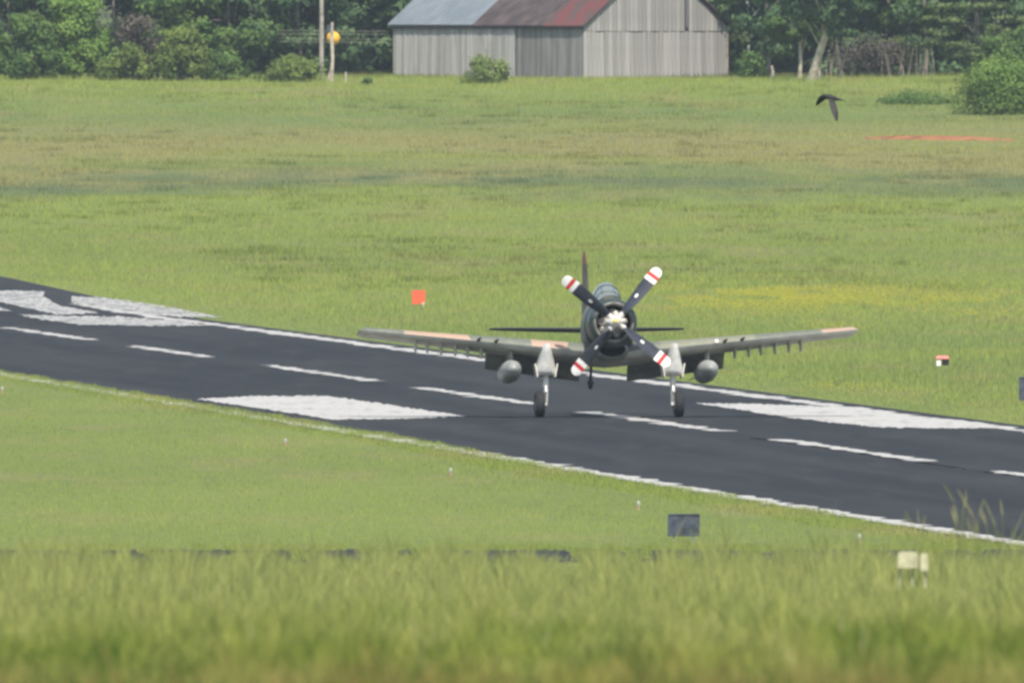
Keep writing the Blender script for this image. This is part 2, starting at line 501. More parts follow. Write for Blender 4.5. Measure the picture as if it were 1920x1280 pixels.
# darker weedy tufts on the slope
n_ = 1500; cx, cy = sample(n_, 1330, 2080, .0215); kk = cx + cy * T > 112; kk &= patchy(cx, cy, .12, .03, 21) > -.12; cx, cy = cx[kk], cy[kk]
m_ = 60; ww = np.repeat(RNG.uniform(.25, 1.1, len(cx)), m_)
X = np.repeat(cx, m_) + RNG.normal(0, 1, len(cx) * m_) * ww; Y = np.repeat(cy, m_) + RNG.normal(0, 1, len(cx) * m_) * ww * 1.5
blades('weed_tufts', X, Y, np.repeat(RNG.uniform(.16, .36, len(cx)), m_) * RNG.uniform(.5, 1.1, len(X)), RNG.uniform(.03, .06, len(X)), M['weed_blade'], label='scattered darker weed tufts in the far field')
# runway side
X, Y = sample(230000, 724, 1260, .0225)
C = X + Y * T
k = C < 77.95 + .5 * patchy(X, Y, .6, .35, 4) + 1.25 * np.clip((Y - 840) / 60, 0, 1)
X, Y, C = X[k], Y[k], C[k]
p = patchy(X, Y, .5, .12, 2)
h = .085 * RNG.uniform(.6, 1.3, len(X)) * (1 + .6 * p) + .06 * np.exp(-np.abs(C - 77.8) / .7) * (patchy(X, Y, 1.1, .4, 8) > 0.05)
blades('runway_side_grass', X, Y, h, RNG.uniform(.012, .028, len(X)), M['field_blade'], label='short green grass between the service road and the runway')
n_ = 90000
Y = RNG.uniform(640, 1240, n_); C = RNG.uniform(76.2, 78.25, n_) + .35 * patchy(Y * .0, Y, 1, .35, 4) + 1.0 * np.clip((Y - 840) / 60, 0, 1); X = C - Y * T
k = (np.abs(X) < .0225 * Y + 2) & (Y > 724); X, Y = X[k], Y[k]
blades('runway_fringe_grass', X, Y, .085 * RNG.uniform(.5, 1.4, len(X)) * (1 + .9 * np.clip(patchy(X, Y, .2, .5, 8), -.6, 1)), RNG.uniform(.014, .03, len(X)), M['field_blade'], label='ragged grass fringe growing over the near runway edge')
X, Y = sample(30000, 650, 712, .0225)
X2, Y2 = sample(60000, 706, 724, .0225); k = patchy(X2, Y2, 2.2, .12, 41) + .35 * patchy(X2, Y2, 9, .3, 42) > .12; X2, Y2 = X2[k], Y2[k]
X3, Y3 = sample(26000, 720.5, 727, .0225); k = patchy(X3, Y3 * 0, 3, 1, 51) > -.1; X3, Y3 = X3[k], Y3[k]
X = np.concatenate([X, X2, X3]); Y = np.concatenate([Y, Y2, Y3])
blades('verge_grass', X, Y, .1 * RNG.uniform(.6, 1.3, len(X)), RNG.uniform(.012, .025, len(X)), M['field_blade'], label='short grass verge spreading in tufts over the service road')
# foreground bank
X, Y = sample(300000, 70, 345, .0215)
p = patchy(X, Y, 1.6, .05, 3); p2 = patchy(X, Y, 5, .2, 5)
h = .28 * RNG.uniform(.45, 1.15, len(X)) * (1 + .35 * p + .45 * p2)
h = np.where(RNG.random(len(X)) < .03, h * 1.5, h)
h = h * (1 + np.clip((Y - 245) / 20, 0, 1) * .6 * np.clip(patchy(X, Y * 0, 14, 1, 31) * 2.6, -.75, 1))
u_ = np.abs(X / Y * FPX + 960 - 1713); h = np.where((u_ < 50) & (Y > 256) & (Y < 289), h * .25, h)
blades('tall_grass', X, Y, h, RNG.uniform(.005, .013, len(X)), M['near_blade'], bend=.45, seg=2, label='tall uncut grass on the bank in the foreground')
# taller seeding stalks
def stalks(name, X, Y, h, label):
    n = len(X); Z = zt(X, Y); V = []; Q = []
    mb = MB()
    for i_ in range(n):
        lx = random.uniform(-.28, .12) * h[i_]; ly = random.uniform(-.1, .1)
        b = Vector((X[i_], Y[i_], Z[i_]))
        pts = [b, b + Vector((lx * .25, ly * .3, h[i_] * .5)), b + Vector((lx * .6, ly * .6, h[i_] * .82)), b + Vector((lx, ly, h[i_]))]
        mb.tube(pts, [.004, .0035, .003, .002], 3, False, 0)
        mb.tube([pts[2], pts[2].lerp(pts[3], .4), pts[3] + Vector((lx * .1, 0, .02))], [.003, .0065, .002], 4, False, 1)
    return tag(mb.build(name, [M['near_blade'], M['seed']]), label, None, None, 'stuff')
X, Y = sample(110, 110, 330, .02)
stalks('seeding_grass_stalks', X, Y, RNG.uniform(.34, .5, len(X)), 'thin tan seed heads standing above the foreground grass')
# knot of high stalks at the right edge
for nm, (px_, n_, hh) in {'a': (1812, 8, .92), 'b': (1868, 6, .92), 'c': (1842, 4, .7), 'd': (1366, 5, .98), 'e': (1716, 7, .72)}.items():
    Yk = RNG.uniform(285, 305, n_); Xk = (px_ - 960 + RNG.normal(0, 11, n_)) * Yk / FPX
    cat_l = {'a': 'leaning tall grass stalks reaching above the near runway edge, left clump of the two at far right',
             'b': 'leaning tall grass stalks reaching above the near runway edge, right clump of the two at far right',
             'c': 'shorter grass stalks standing between the two leaning clumps at far right',
             'd': 'lone thin grass tuft rising in front of the runway edge above the dark sign box',
             'e': 'brownish grass tuft above the cream light box'}[nm]
    st = stalks('grass_clump', Xk, Yk, RNG.uniform(.7, 1.05, n_) * hh, cat_l)
# flowers
def flowers(name, regions, label):
    mb_v = []; mb_t = []
    P = []
    for (px0, px1, y0, y1, n) in regions:
        Yf = RNG.normal((y0 + y1) / 2, (y1 - y0) / 3.2, n); u = RNG.normal(0, .3, n) + .5
        Xf = ((px0 + (px1 - px0) * u) - 960) * Yf / FPX
        kk = patchy(Xf, Yf, .6, .1, 11) > -.18
        P.append(np.stack([Xf[kk], Yf[kk]], 1))
    P = np.concatenate(P); n = len(P); z = zt(P[:, 0], P[:, 1]) + RNG.uniform(.08, .26, n)
    s = RNG.uniform(.014, .034, n)
    o6 = np.array([(1, 0, 0), (0, 1, 0), (-1, 0, 0), (0, -1, 0), (0, 0, .6), (0, 0, -.6)])
    v = np.stack([P[:, 0], P[:, 1], z], 1)[:, None, :] + o6[None] * s[:, None, None]
    f = np.array([(0, 1, 4), (1, 2, 4), (2, 3, 4), (3, 0, 4), (1, 0, 5), (2, 1, 5), (3, 2, 5), (0, 3, 5)])
    tr = (np.arange(n)[:, None, None] * 6 + f[None]).reshape(-1, 3)
    tag(link(name, raw_mesh(name, v.reshape(-1, 3), tris=tr, mat=M['flower'])), label, None, None, 'stuff')
flowers('yellow_flowers', [(1240, 1700, 1262, 1345, 12000), (1180, 1960, 1270, 1370, 2500), (1650, 1960, 1275, 1310, 1500), (1500, 1660, 1190, 1215, 300), (1750, 1910, 1235, 1262, 380), (1480, 1700, 1005, 1025, 260)],
        'drift of small yellow wildflowers in the field to the right of the aeroplane')

# ------------------------------------------------------------------ aeroplane
def m_camo_wing():
    t = NT('wing_camouflage')
    tc = t.new('ShaderNodeTexCoord').outputs['Object']
    sep = t.new('ShaderNodeSeparateXYZ'); t.L(tc, sep.inputs[0])
    n = t.noise(tc, .9, 2)
    x = t.math('ADD', sep.outputs[0], t.math('MULTIPLY', t.math('SUBTRACT', n, .5), 1.2))
    x = t.math('ADD', x, t.math('MULTIPLY', sep.outputs[1], .12))
    u = t.math('DIVIDE', t.math('ADD', x, 8), 16, True)
    DG = (.12, .13, .1); MG = (.17, .175, .12); TN = (.36, .24, .17)
    g = lambda s: (s + 8) / 16
    c = t.ramp(u, [(0, DG), (g(-6.55), TN), (g(-4.25), DG), (g(-2.45), TN), (g(-1.5), DG), (g(1.4), MG), (g(4.6), DG), (g(6.5), TN)], True)
    w = t.noise(tc, 5, 4)
    c = t.mix(t.math('MULTIPLY', t.smooth(w, .45, .7), .25), c, (.3, .28, .24))
    t.L(c, t.b.inputs['Base Color']); t.b.inputs['Roughness'].default_value = .6
    return t.mat
def m_camo_body():
    t = NT('fuselage_camouflage')
    tc = t.new('ShaderNodeTexCoord').outputs['Object']
    n = t.noise(tc, .75, 2, .5, (2.0, 1.0, .4))
    c = t.ramp(n, [(0, (.04, .055, .045)), (.47, (.085, .095, .065)), (.56, (.2, .14, .1)), (.64, (.045, .055, .042))], True)
    w = t.noise(tc, 6, 4)
    c = t.mix(t.math('MULTIPLY', t.smooth(w, .5, .75), .25), c, (.16, .17, .16))
    t.L(c, t.b.inputs['Base Color']); t.b.inputs['Roughness'].default_value = .55
    return t.mat
M['wing'] = m_camo_wing(); M['body'] = m_camo_body()
M['grey_under'] = simple('light_grey_underside', (.42, .42, .38), .5, var=.12, sc=2.5)
M['dull_under'] = simple('stained_grey_underside', (.2, .2, .18), .65, var=.22, sc=2)
M['pale_under'] = simple('pale_grey_underside', (.33, .325, .29), .6, var=.15, sc=2)
M['cowl'] = simple('dark_green_cowl', (.045, .06, .052), .45, sc=3, var=.2)
M['lip'] = simple('worn_cowl_lip', (.15, .15, .13), .4, sc=5, var=.3)
M['black'] = simple('matt_black', (.012, .012, .015), .8)
M['interior'] = simple('engine_bay_black', (.01, .01, .012), .9)
M['tyre'] = simple('tyre_rubber', (.018, .018, .02), .85)
M['white'] = simple('white_gear_paint', (.72, .71, .66), .5, var=.1, sc=4)
M['metal'] = simple('dull_silver', (.68, .65, .6), .42, .25, var=.2, sc=8)
M['zinc'] = simple('zinc_inner_cowl', (.5, .46, .38), .6, var=.25, sc=6)
M['engine'] = simple('engine_grey', (.42, .4, .38), .5, .4, var=.3, sc=9)
M['cream_metal'] = simple('cream_metal', (.46, .43, .36), .5, var=.3, sc=14)
M['yellow'] = simple('yellow_cap', (.75, .6, .15), .5)
M['blade'] = simple('propeller_black', (.035, .04, .052), .42, var=.2, sc=3)
M['redp'] = simple('red_paint', (.55, .035, .03), .5)
M['whitep'] = simple('white_tip_paint', (.78, .77, .73), .5, var=.05)
M['tank'] = simple('tank_grey', (.3, .31, .29), .45, var=.2, sc=2)
M['fin'] = simple('fin_brown', (.13, .09, .065), .6, var=.3, sc=2)
M['tail'] = simple('tail_dark_green', (.05, .055, .045), .6)
gm = NT('canopy_glass'); gm.b.inputs['Base Color'].default_value = (.2, .23, .22, 1); gm.b.inputs['Roughness'].default_value = .28
gm.b.inputs['Transmission Weight'].default_value = .3; gm.b.inputs['IOR'].default_value = 1.12; gm.b.inputs['Specular IOR Level'].default_value = .25
M['glass'] = gm.mat

PITCH = math.radians(5.0)
plane = empty('propeller_aeroplane', (0, 0, 0))
pl_Y = 949.0; pl_X = (1142.5 - 960) * pl_Y / FPX
plane.location = (pl_X, pl_Y, .02)
plane.rotation_euler = (-PITCH, 0, T)
tag(plane, 'single engine camouflaged attack aeroplane with four bladed propeller landing on the runway', 'aeroplane')

ZC = 2.82
def ell(y, hw, zt_, zb, n=28, e=2.3):
    zc = (zt_ + zb) / 2; hh = (zt_ - zb) / 2; r = []
    for k in range(n):
        a = 2 * math.pi * k / n; c, s_ = math.cos(a), math.sin(a)
        r.append((hw * math.copysign(abs(c) ** (2 / e), c), y, zc + hh * math.copysign(abs(s_) ** (2 / e), s_)))
    return r
# fuselage
mb = MB()
secs = [(-.45, .765, 3.56, 1.84), (-.1, .77, 3.60, 1.74), (.4, .765, 3.64, 1.70), (1.1, .74, 3.68, 1.72), (2.0, .69, 3.82, 1.82), (3.0, .6, 3.78, 1.98), (4.2, .48, 3.66, 2.2), (5.4, .34, 3.54, 2.42), (6.6, .18, 3.46, 2.62), (7.8, .09, 3.4, 2.82), (8.5, .05, 3.34, 2.95)]
mb.loft([ell(*s_) for s_ in secs])
mb.build('fuselage', M['body'], plane, True)
# cowling
def circ(y, r, zc=ZC, n=36, sz=1.0, xc=0): return [(xc + r * math.cos(2 * math.pi * k / n), y, zc + sz * r * math.sin(2 * math.pi * k / n)) for k in range(n)]
mb = MB()
mb.loft([circ(-1.70, .64), circ(-1.62, .71), circ(-1.45, .755), (circ(-1.1, .785)), circ(-.75, .79), circ(-.46, .765)], cap=False)
cow = mb.build('cowling', M['cowl'], plane, True, 60)
mb = MB()
mb.loft([circ(-1.70, .64), circ(-1.765, .62), circ(-1.775, .585), circ(-1.74, .545), circ(-1.6, .53)], cap=False)
mb.build('cowl_lip', M['lip'], cow, True, 70)
mb = MB(); mb.loft([circ(-1.6, .53), circ(-1.22, .6)], cap=False); mb.build('cowl_inner_ring', M['zinc'], cow, True)
mb = MB(); mb.loft([circ(-1.22, .6), circ(-1.05, .6)], cap=False); mb.add(circ(-1.05, .6), [tuple(range(36))]); mb.build('engine_bay', M['interior'], cow, True)
# cooling slots band behind the cowl
mb = MB(); mb.loft([circ(-.62, .795), circ(-.5, .805), circ(-.46, .77)], cap=False); mb.build('cowl_flaps', M['black'], cow, True)
# engine
eng = MB()
for k in range(9):
    a = 2 * math.pi * k / 9 + .17
    d = Vector((math.cos(a), 0, math.sin(a))); c0 = Vector((0, -1.28, ZC))
    eng.tube([c0 + d * .2, c0 + d * .3, c0 + d * .42, c0 + d * .47], [.085, .1, .105, .07], 8)
engo = eng.build('engine', M['engine'], plane, True, 50)
mb = MB(); mb.loft([circ(-1.35, .3, n=20), circ(-1.5, .28, n=20), circ(-1.62, .2, n=20), circ(-1.78, .17, n=20)]); mb.build('gearbox', M['metal'], engo, True, 35)
for k in range(12):
    mb = MB()
    a = 2 * math.pi * k / 12 + .1
    mb.tube([(math.cos(a) * .25, -1.52, ZC + .25 * math.sin(a)), (math.cos(a) * .42, -1.42, ZC + .42 * math.sin(a))], .014, 5)
    mb.build('pushrod', M['metal'], engo)
# chin oil cooler scoop
def chin(y, hw, top, bot, n=24):
    zc = (top + bot) / 2; hh = (top - bot) / 2
    return [(hw * math.cos(2 * math.pi * k / n), y, zc + hh * math.sin(2 * math.pi * k / n)) for k in range(n)]
mb = MB()
mb.loft([chin(-1.12, .40, 2.22, 1.80), chin(-1.16, .43, 2.25, 1.77), chin(-1.1, .46, 2.3, 1.74), chin(-.7, .56, 2.4, 1.68), chin(-.2, .6, 2.5, 1.66), chin(.6, .5, 2.4, 1.68)], cap=False)
scoop = mb.build('chin_scoop', M['dull_under'], plane, True, 60)
mb = MB(); r0 = chin(-1.12, .40, 2.22, 1.80); r1 = chin(-.8, .36, 2.16, 1.84); mb.loft([r0, r1], cap=False); mb.add(r1, [tuple(range(24))]); mb.build('scoop_mouth', M['interior'], scoop)
# carburettor intake on top of cowl: flattened hump behind the ring
mb = MB(); mb.loft([ell(-1.2, .26, 3.70, 3.5), ell(-.8, .3, 3.74, 3.45), ell(-.2, .32, 3.72, 3.4), ell(.3, .3, 3.7, 3.4)], cap=True); mb.build('air_intake', M['body'], plane, True)

# propeller
HUB = Vector((.05, -2.02, ZC))
mb = MB()
mb.loft([circ(-1.78, .15, n=20), circ(-1.86, .2, n=20), circ(-2.0, .215, n=20), circ(-2.14, .19, n=20), circ(-2.22, .11, n=20)])
hub = mb.build('propeller_hub', M['metal'], plane, True, 35)
for k in range(3):
    a = math.pi / 2 * k + math.radians(3); mb = MB(); dx_, dz_ = math.cos(a), math.sin(a)
    mb.tube([(dx_ * .12 + .05, -2.02, ZC + dz_ * .12), (dx_ * .2 + .05, -2.06, ZC + dz_ * .2), (dx_ * .28 + .05, -2.04, ZC + dz_ * .28), (dx_ * .32 + .05, -2.0, ZC + dz_ * .32)], [.07, .095, .085, .035], 10)
    mb.build('counterweight', M['cream_metal'], hub, True, 60)
mb = MB(); mb.loft([circ(-2.215, .085, n=16), circ(-2.29, .08, n=16), circ(-2.33, .045, n=16)]); mb.build('hub_cap', M['yellow'], hub, True, 40)

prof = [(.16, .075, .075, 70), (.30, .085, .08, 64), (.42, .15, .06, 56), (.62, .195, .045, 47), (.95, .21, .034, 38), (1.3, .215, .027, 31), (1.62, .21, .02, 26)]
tip = [(1.62, .21, .02, 26), (1.76, .205, .018, 24), (1.765, .205, .018, 24), (1.885, .195, .016, 23), (1.89, .195, .016, 23), (2.02, .18, .014, 22), (2.09, .12, .01, 22), (2.12, .06, .008, 22)]
def blade_ring(r, hw, th, beta, n=14):
    b = math.radians(beta); out = []
    for k in range(n):
        a = 2 * math.pi * k / n
        cx = hw * math.cos(a); cy = th * math.sin(a)
        out.append(Vector((cx * math.cos(b) - cy * math.sin(b), -(cx * math.sin(b) + cy * math.cos(b)), r)))
    return out
def blade_part(secs):
    m = MB(); m.loft([blade_ring(*s_) for s_ in secs]); return m
protoB = None
for ang in (50.5, 140.5, 230.5, 320.5):
    Rm = Matrix.Rotation(math.radians(ang - 90) * -1, 4, 'Y')
    Mx = Matrix.Translation(HUB) @ Rm
    if protoB is None:
        bl = blade_part(prof).build('propeller_blade', M['blade'], plane, True, 50)
        blade_part(tip[0:2]).build('tip_band', M['whitep'], bl, True, 50)
        blade_part(tip[2:4]).build('tip_band', M['redp'], bl, True, 50)
        blade_part(tip[4:]).build('tip_band', M['whitep'], bl, True, 50)
        mk = MB()                        # small pale maker's decal, slightly proud of the blade
        b = math.radians(36); ring = []
        for k in range(12):
            a = 2 * math.pi * k / 12; cx = .05 * math.cos(a); zz = 1.02 + .075 * math.sin(a)
            ring.append((cx * math.cos(b) - .039 * math.sin(b), -(cx * math.sin(b) + .039 * math.cos(b)), zz))
        mk.add(ring, [tuple(range(12))]); mk.build('decal', M['whitep'], bl)
        mk = MB(); mk.tube([(0, 0, .1), (0, 0, .34)], [.1, .088], 14); mk.build('blade_root', M['metal'], bl, True, 40)
        protoB = bl
    else:
        bl = copy_tree(protoB, plane)
    bl.matrix_local = Mx

# canopy
def can(y, hw, h, base=3.6, n=14):
    return [(hw * math.cos(math.pi * k / n), y, base + h * math.sin(math.pi * k / n) ** .8) for k in range(n + 1)]
mb = MB(); mb.loft([can(-.3, .34, .04, 3.6), can(0, .39, .34, 3.56), can(.3, .42, .56, 3.54), can(.8, .43, .70, 3.56), can(1.5, .39, .66, 3.6), can(2.1, .26, .36, 3.76), can(2.6, .16, .1, 3.84)], cap=False, closed=False)
cano = mb.build('canopy', M['glass'], plane, True, 60)
def rib(name, y, hw, h, base, r=.02):
    m = MB(); m.tube(can(y, hw + .006, h + .006, base), r, 6); return m.build(name, M['cowl'], cano)
rib('canopy_frame', .02, .392, .35, 3.56, .024); rib('canopy_frame', .4, .422, .6, 3.545, .026); rib('canopy_frame', 1.9, .3, .46, 3.72, .02)
mb = MB(); mb.tube([(.18, -.2, 3.66), (.2, .02, 3.88), (.18, .4, 4.1)], .014, 5); mb.tube([(-.18, -.2, 3.66), (-.2, .02, 3.88), (-.18, .4, 4.1)], .014, 5); mb.build('windscreen_post', M['cowl'], cano)
mb = MB(); mb.box((0, .9, 3.72), (.56, .9, .1)); mb.box((0, .3, 3.74), (.5, .2, .14)); mb.build('cockpit_coaming', M['black'], plane)
mb = MB(); mb.loft([ell(1.2, .17, 4.12, 3.66, 16, 4), ell(1.32, .16, 4.1, 3.66, 16, 4)]); mb.build('headrest', M['tail'], plane)
mb = MB(); mb.tube([(0, 2.5, 3.8), (.0, 2.6, 4.25)], [.03, .015], 6); mb.build('aerial_mast', M['tail'], plane)

# wings
def air(s, side):
    """aerofoil section at span s: list of (y, z) points going round from lower trailing edge"""
    tt = max(0, (s - .6) / 7.15)
    ch = 3.2 - 1.55 * tt; le = -.62 + .28 * tt; z0 = 1.92 + .098 * s; th = .2 - .05 * tt
    inc = math.radians(3.2)
    pts = []
    us = [1, .8, .55, .32, .15, .06, .018, 0]
    def thick(u): return 5 * th * (.2969 * math.sqrt(u) - .126 * u - .3516 * u * u + .2843 * u ** 3 - .1015 * u ** 4)
    for u in us: pts.append((u, -thick(u) * .85))
    for u in us[::-1][1:]: pts.append((u, thick(u) * 1.1))
    out = []
    for u, z in pts:
        y_ = u * ch; z_ = z * ch
        out.append((side * s, le + y_ * math.cos(inc) + z_ * math.sin(inc), z0 + z_ * math.cos(inc) - (y_ - .4) * math.sin(inc)))
    return out
for side in (-1, 1):
    ss = [0, .6, 1.4, 2.2, 3.0, 3.9, 4.8, 5.7, 6.6, 7.3, 7.62, 7.75]
    rings = [air(s_, side) for s_ in ss]
    # rounded tip
    last = rings[-1]; cz = sum(p[2] for p in last) / len(last); rings[-1] = [(p[0], .85 * p[1] + .15 * .4, cz + .35 * (p[2] - cz)) for p in last]
    n = len(rings[0]); vs = [p for r in rings for p in r]; fs = []; mi = []
    for i_ in range(len(rings) - 1):
        for j_ in range(n):
            k_ = (j_ + 1) % n
            f_ = (i_ * n + j_, i_ * n + k_, (i_ + 1) * n + k_, (i_ + 1) * n + j_)
            fs.append(f_ if side > 0 else f_[::-1])
            mi.append(2 if 5 <= j_ <= 6 else (1 if j_ < 5 else 0))
    fs.append(tuple(range((len(rings) - 1) * n, len(rings) * n))); mi.append(0)
    mb = MB(); mb.v = vs; mb.f = fs; mb.m = mi
    wing = mb.build('wing', [M['wing'], M['pale_under'], M['grey_under']], plane, True, 50)
    # flap, lowered
    mb = MB(); rr = []
    for s_ in (.74, 3.72):
        z0 = 1.92 + .098 * s_ - .08; ye = 1.75 - .12 * s_
        d = Vector((0, math.cos(math.radians(48)), -math.sin(math.radians(48)))); nrm = Vector((0, d.z, -d.y)) * -1
        b = Vector((side * s_, ye - .1, z0 - .02)); L_ = .86 - .03 * s_
        rr.append([b, b + d * L_ * .3 + nrm * .07, b + d * L_, b + d * L_ * .3 - nrm * .06, b - nrm * .05])
    mb.loft(rr); mb.build('flap', M['dull_under'], plane)
    # flap tracks
    for s_ in (1.0, 2.2, 3.5):
        mb = MB()
        z0 = 1.92 + .098 * s_
        mb.box((side * s_, 1.35, z0 - .2), (.06, .7, .16), Matrix.Rotation(math.radians(-25), 3, 'X'))
        mb.build('flap_track', M['dull_under'], plane)
    # underwing pylons
    for q, s_ in enumerate((3.95, 4.38, 4.76, 5.2, 5.63, 6.0)):
        z0 = 1.92 + .098 * s_ - .12
        mb = MB(); x = side * s_
        sec = lambda z, y0_, y1_, w: [(x, y0_, z), (x + w, y0_ + .12, z), (x + w, y1_ - .15, z), (x, y1_, z), (x - w, y1_ - .15, z), (x - w, y0_ + .12, z)]
        mb.loft([sec(z0 - .34, .0, .42, .026), sec(z0 - .2, -.06, .55, .036), sec(z0 + .06, -.12, .7, .04)])
        mb.build('pylon', M['grey_under'], plane)
    # big pylon and drop tank
    mb = MB(); x = side * 3.06
    sec2 = lambda z, y0_, y1_, w: [(x, y0_, z), (x + w, y0_ + .2, z), (x + w, y1_ - .3, z), (x, y1_, z), (x - w, y1_ - .3, z), (x - w, y0_ + .2, z)]
    mb.loft([sec2(1.72, -.3, 1.0, .07), sec2(2.14, -.35, 1.3, .08)])
    mb.build('tank_pylon', M['dull_under'], plane)
    mb = MB()
    us = [-1.2, -1.12, -.98, -.7, -.2, .45, 1.2, 1.7, 2.1, 2.4]; rs = [.02, .13, .21, .28, .325, .335, .31, .25, .15, .03]
    mb.loft([circ(u, r, 1.44, 20, 1.0, x) for u, r in zip(us, rs)])
    tk = mb.build('drop_tank', M['tank'], plane, True, 60)
    mb = MB()
    for a in (-20, 200):
        d = Vector((math.cos(math.radians(a)), 0, math.sin(math.radians(a))))
        c = Vector((x, 2.0, 1.44)); mb.add([c + d * .1 + Vector((0, -.15, 0)), c + d * .42 + Vector((0, .1, 0)), c + d * .42 + Vector((0, .3, 0)), c + d * .05 + Vector((0, .3, 0)),
                                            c + d * .1 + Vector((0, -.15, .02)), c + d * .42 + Vector((0, .1, .02)), c + d * .42 + Vector((0, .3, .02)), c + d * .05 + Vector((0, .3, .02))],
                                           [(0, 1, 2, 3), (7, 6, 5, 4), (0, 4, 5, 1), (1, 5, 6, 2), (2, 6, 7, 3), (3, 7, 4, 0)])
    mb.build('tank_fin', M['tank'], tk)
    # cannon barrels
    for s_ in (3.56, 4.1):
        z0 = 1.92 + .098 * s_
        mb = MB(); mb.tube([(side * s_, -.3, z0 + .05), (side * s_, -.75, z0 + .05), (side * s_, -1.25, z0 + .05)], [.06, .045, .03], 8); mb.build('cannon_barrel', M['black'], plane)
    # landing gear
    wx = side * 2.165; sx = side * 1.98
    mb = MB(); prof_w = [(.20, .13), (.33, .15), (.385, .125), (.41, .07), (.415, 0), (.41, -.07), (.385, -.125), (.33, -.15), (.20, -.13)]
    rings = []
    for r, w in prof_w: rings.append([(wx + w, r * math.cos(2 * math.pi * k / 28), .415 + r * math.sin(2 * math.pi * k / 28)) for k in range(28)])
    mb.loft(rings, cap=False); wheel = mb.build('main_wheel', M['tyre'], plane, True, 50)
    mb = MB(); mb.loft([[(wx + w, r * math.cos(2 * math.pi * k / 20), .415 + r * math.sin(2 * math.pi * k / 20)) for k in range(20)] for r, w in [(.05, .12), (.14, .1), (.21, .12), (.21, -.12), (.14, -.1), (.05, -.12)]])
    mb.build('wheel_rim', M['metal'], wheel, True, 40)
    mb = MB()
    mb.tube([(sx, 0, .38), (sx, -.02, .75), (sx, -.04, .95)], [.06, .055, .055], 12)
    mb.tube([(sx, -.04, .93), (sx - side * .0, -.08, 1.6), (sx, -.1, 2.1)], [.095, .1, .11], 12)
    mb.tube([(sx, 0, .42), (wx, 0, .415)], .06, 10)
    strut = mb.build('main_strut', M['white'], plane, True, 50)
    mb = MB(); mb.tube([(sx, -.1, .55), (sx, -.24, .78), (sx, -.12, 1.0)], [.028, .03, .028], 6); mb.tube([(sx + .05, -.06, .5), (sx + .07, -.07, 1.2)], .014, 5); mb.build('torque_link', M['metal'], strut)
    # leading-edge fairing over the leg
    mb = MB()
    def fr(z, hw, y0_, y1_, n=12):
        return [(sx + hw * math.cos(a), (y0_ + y1_) / 2 - (y1_ - y0_) / 2 * math.sin(a), z) for a in [2 * math.pi * k / n for k in range(n)]]
    mb.loft([fr(1.30, .30, -.42, .2), fr(1.42, .325, -.5, .3), fr(1.65, .29, -.58, .5), fr(1.9, .23, -.72, .6), fr(2.08, .185, -.8, .6), fr(2.24, .15, -.78, .6)])
    fa = mb.build('gear_fairing', M['white'], plane, True, 60)
    for q in (-1, 1):
        mb = MB(); mb.box((sx + q * .31, .0, 1.44), (.03, .75, .42), Matrix.Rotation(q * math.radians(10), 3, 'Y')); mb.build('gear_door', M['white'], plane)
    # tailplane half
    mb = MB(); rr = []
    for s_, le, ch, th in ((0, 6.45, 1.7, .16), (1.2, 6.62, 1.45, .13), (2.5, 6.82, 1.12, .1), (2.95, 6.95, .85, .07), (3.06, 7.1, .5, .03)):
        z = 3.24 + .02 * s_
        rr.append([(side * s_, le + ch * u, z + q) for u, q in ((0, 0), (.1, th * .4), (.35, th * .5), (.7, th * .25), (1, 0), (.7, -th * .25), (.35, -th * .5), (.1, -th * .4))])
    mb.loft(rr); tp = mb.build('tailplane', M['tail'], plane, True, 40)
# landing light on one wing edge
mb = MB(); mb.tube([(3.3, -.5, 2.32), (3.3, -.66, 2.32)], [.05, .06], 12); mb.build('landing_light', M['whitep'], plane)
# fin and rudder
mb = MB(); rr = []
for z, y0_, y1_, th in ((3.3, 6.1, 7.75, .16), (4.0, 6.6, 7.78, .13), (4.8, 6.95, 7.8, .1), (5.35, 7.2, 7.8, .08)):
    rr.append([(0, y0_, z), (th / 2, y0_ + .25 * (y1_ - y0_), z), (th / 2, y1_, z), (-th / 2, y1_, z), (-th / 2, y0_ + .25 * (y1_ - y0_), z)])
mb.loft(rr); mb.build('fin', M['fin'], plane)
mb = MB(); rr = []
for z, y0_, y1_, th in ((2.9, 7.79, 8.6, .13), (4.0, 7.8, 8.65, .12), (5.0, 7.81, 8.5, .09), (5.35, 7.81, 8.42, .07)):
    rr.append([(th / 2, y0_, z), (th * .2, y1_, z), (-th * .2, y1_, z), (-th / 2, y0_, z)])
mb.loft(rr); mb.build('rudder', M['fin'], plane)
mb = MB(); rr = []
for z, y0_, y1_, th in ((5.353, 7.21, 8.42, .085), (5.6, 7.38, 8.37, .075), (5.78, 7.65, 8.2, .05)):
    rr.append([(0, y0_, z), (th / 2, y0_ + .25, z), (th / 3, y1_, z), (-th / 3, y1_, z), (-th / 2, y0_ + .25, z)])
mb.loft(rr); mb.build('fin_cap', simple('rusty_red_tip', (.26, .075, .04), .6), plane)
# tail wheel
mb = MB(); mb.tube([(0, 5.7, 2.6), (0, 6.1, 1.62), (.09, 6.15, 1.5)], [.05, .045, .03], 8); mb.tube([(.0, 6.1, 1.62), (-.09, 6.15, 1.5)], .03, 6); tws = mb.build('tail_strut', M['black'], plane)
mb = MB(); mb.loft([[(w, 6.18 + r * math.cos(2 * math.pi * k / 16), 1.50 + r * math.sin(2 * math.pi * k / 16)) for k in range(16)] for r, w in [(.05, .05), (.13, .065), (.17, .03), (.17, -.03), (.13, -.065), (.05, -.05)]])
mb.build('tail_wheel', M['tyre'], plane, True, 40)
mb = MB()
for side in (-1, 1): mb.box((side * .17, 5.5, 2.42), (.02, .7, .3), Matrix.Rotation(side * math.radians(-20), 3, 'Y'))
mb.build('tail_wheel_door', M['dull_under'], plane)

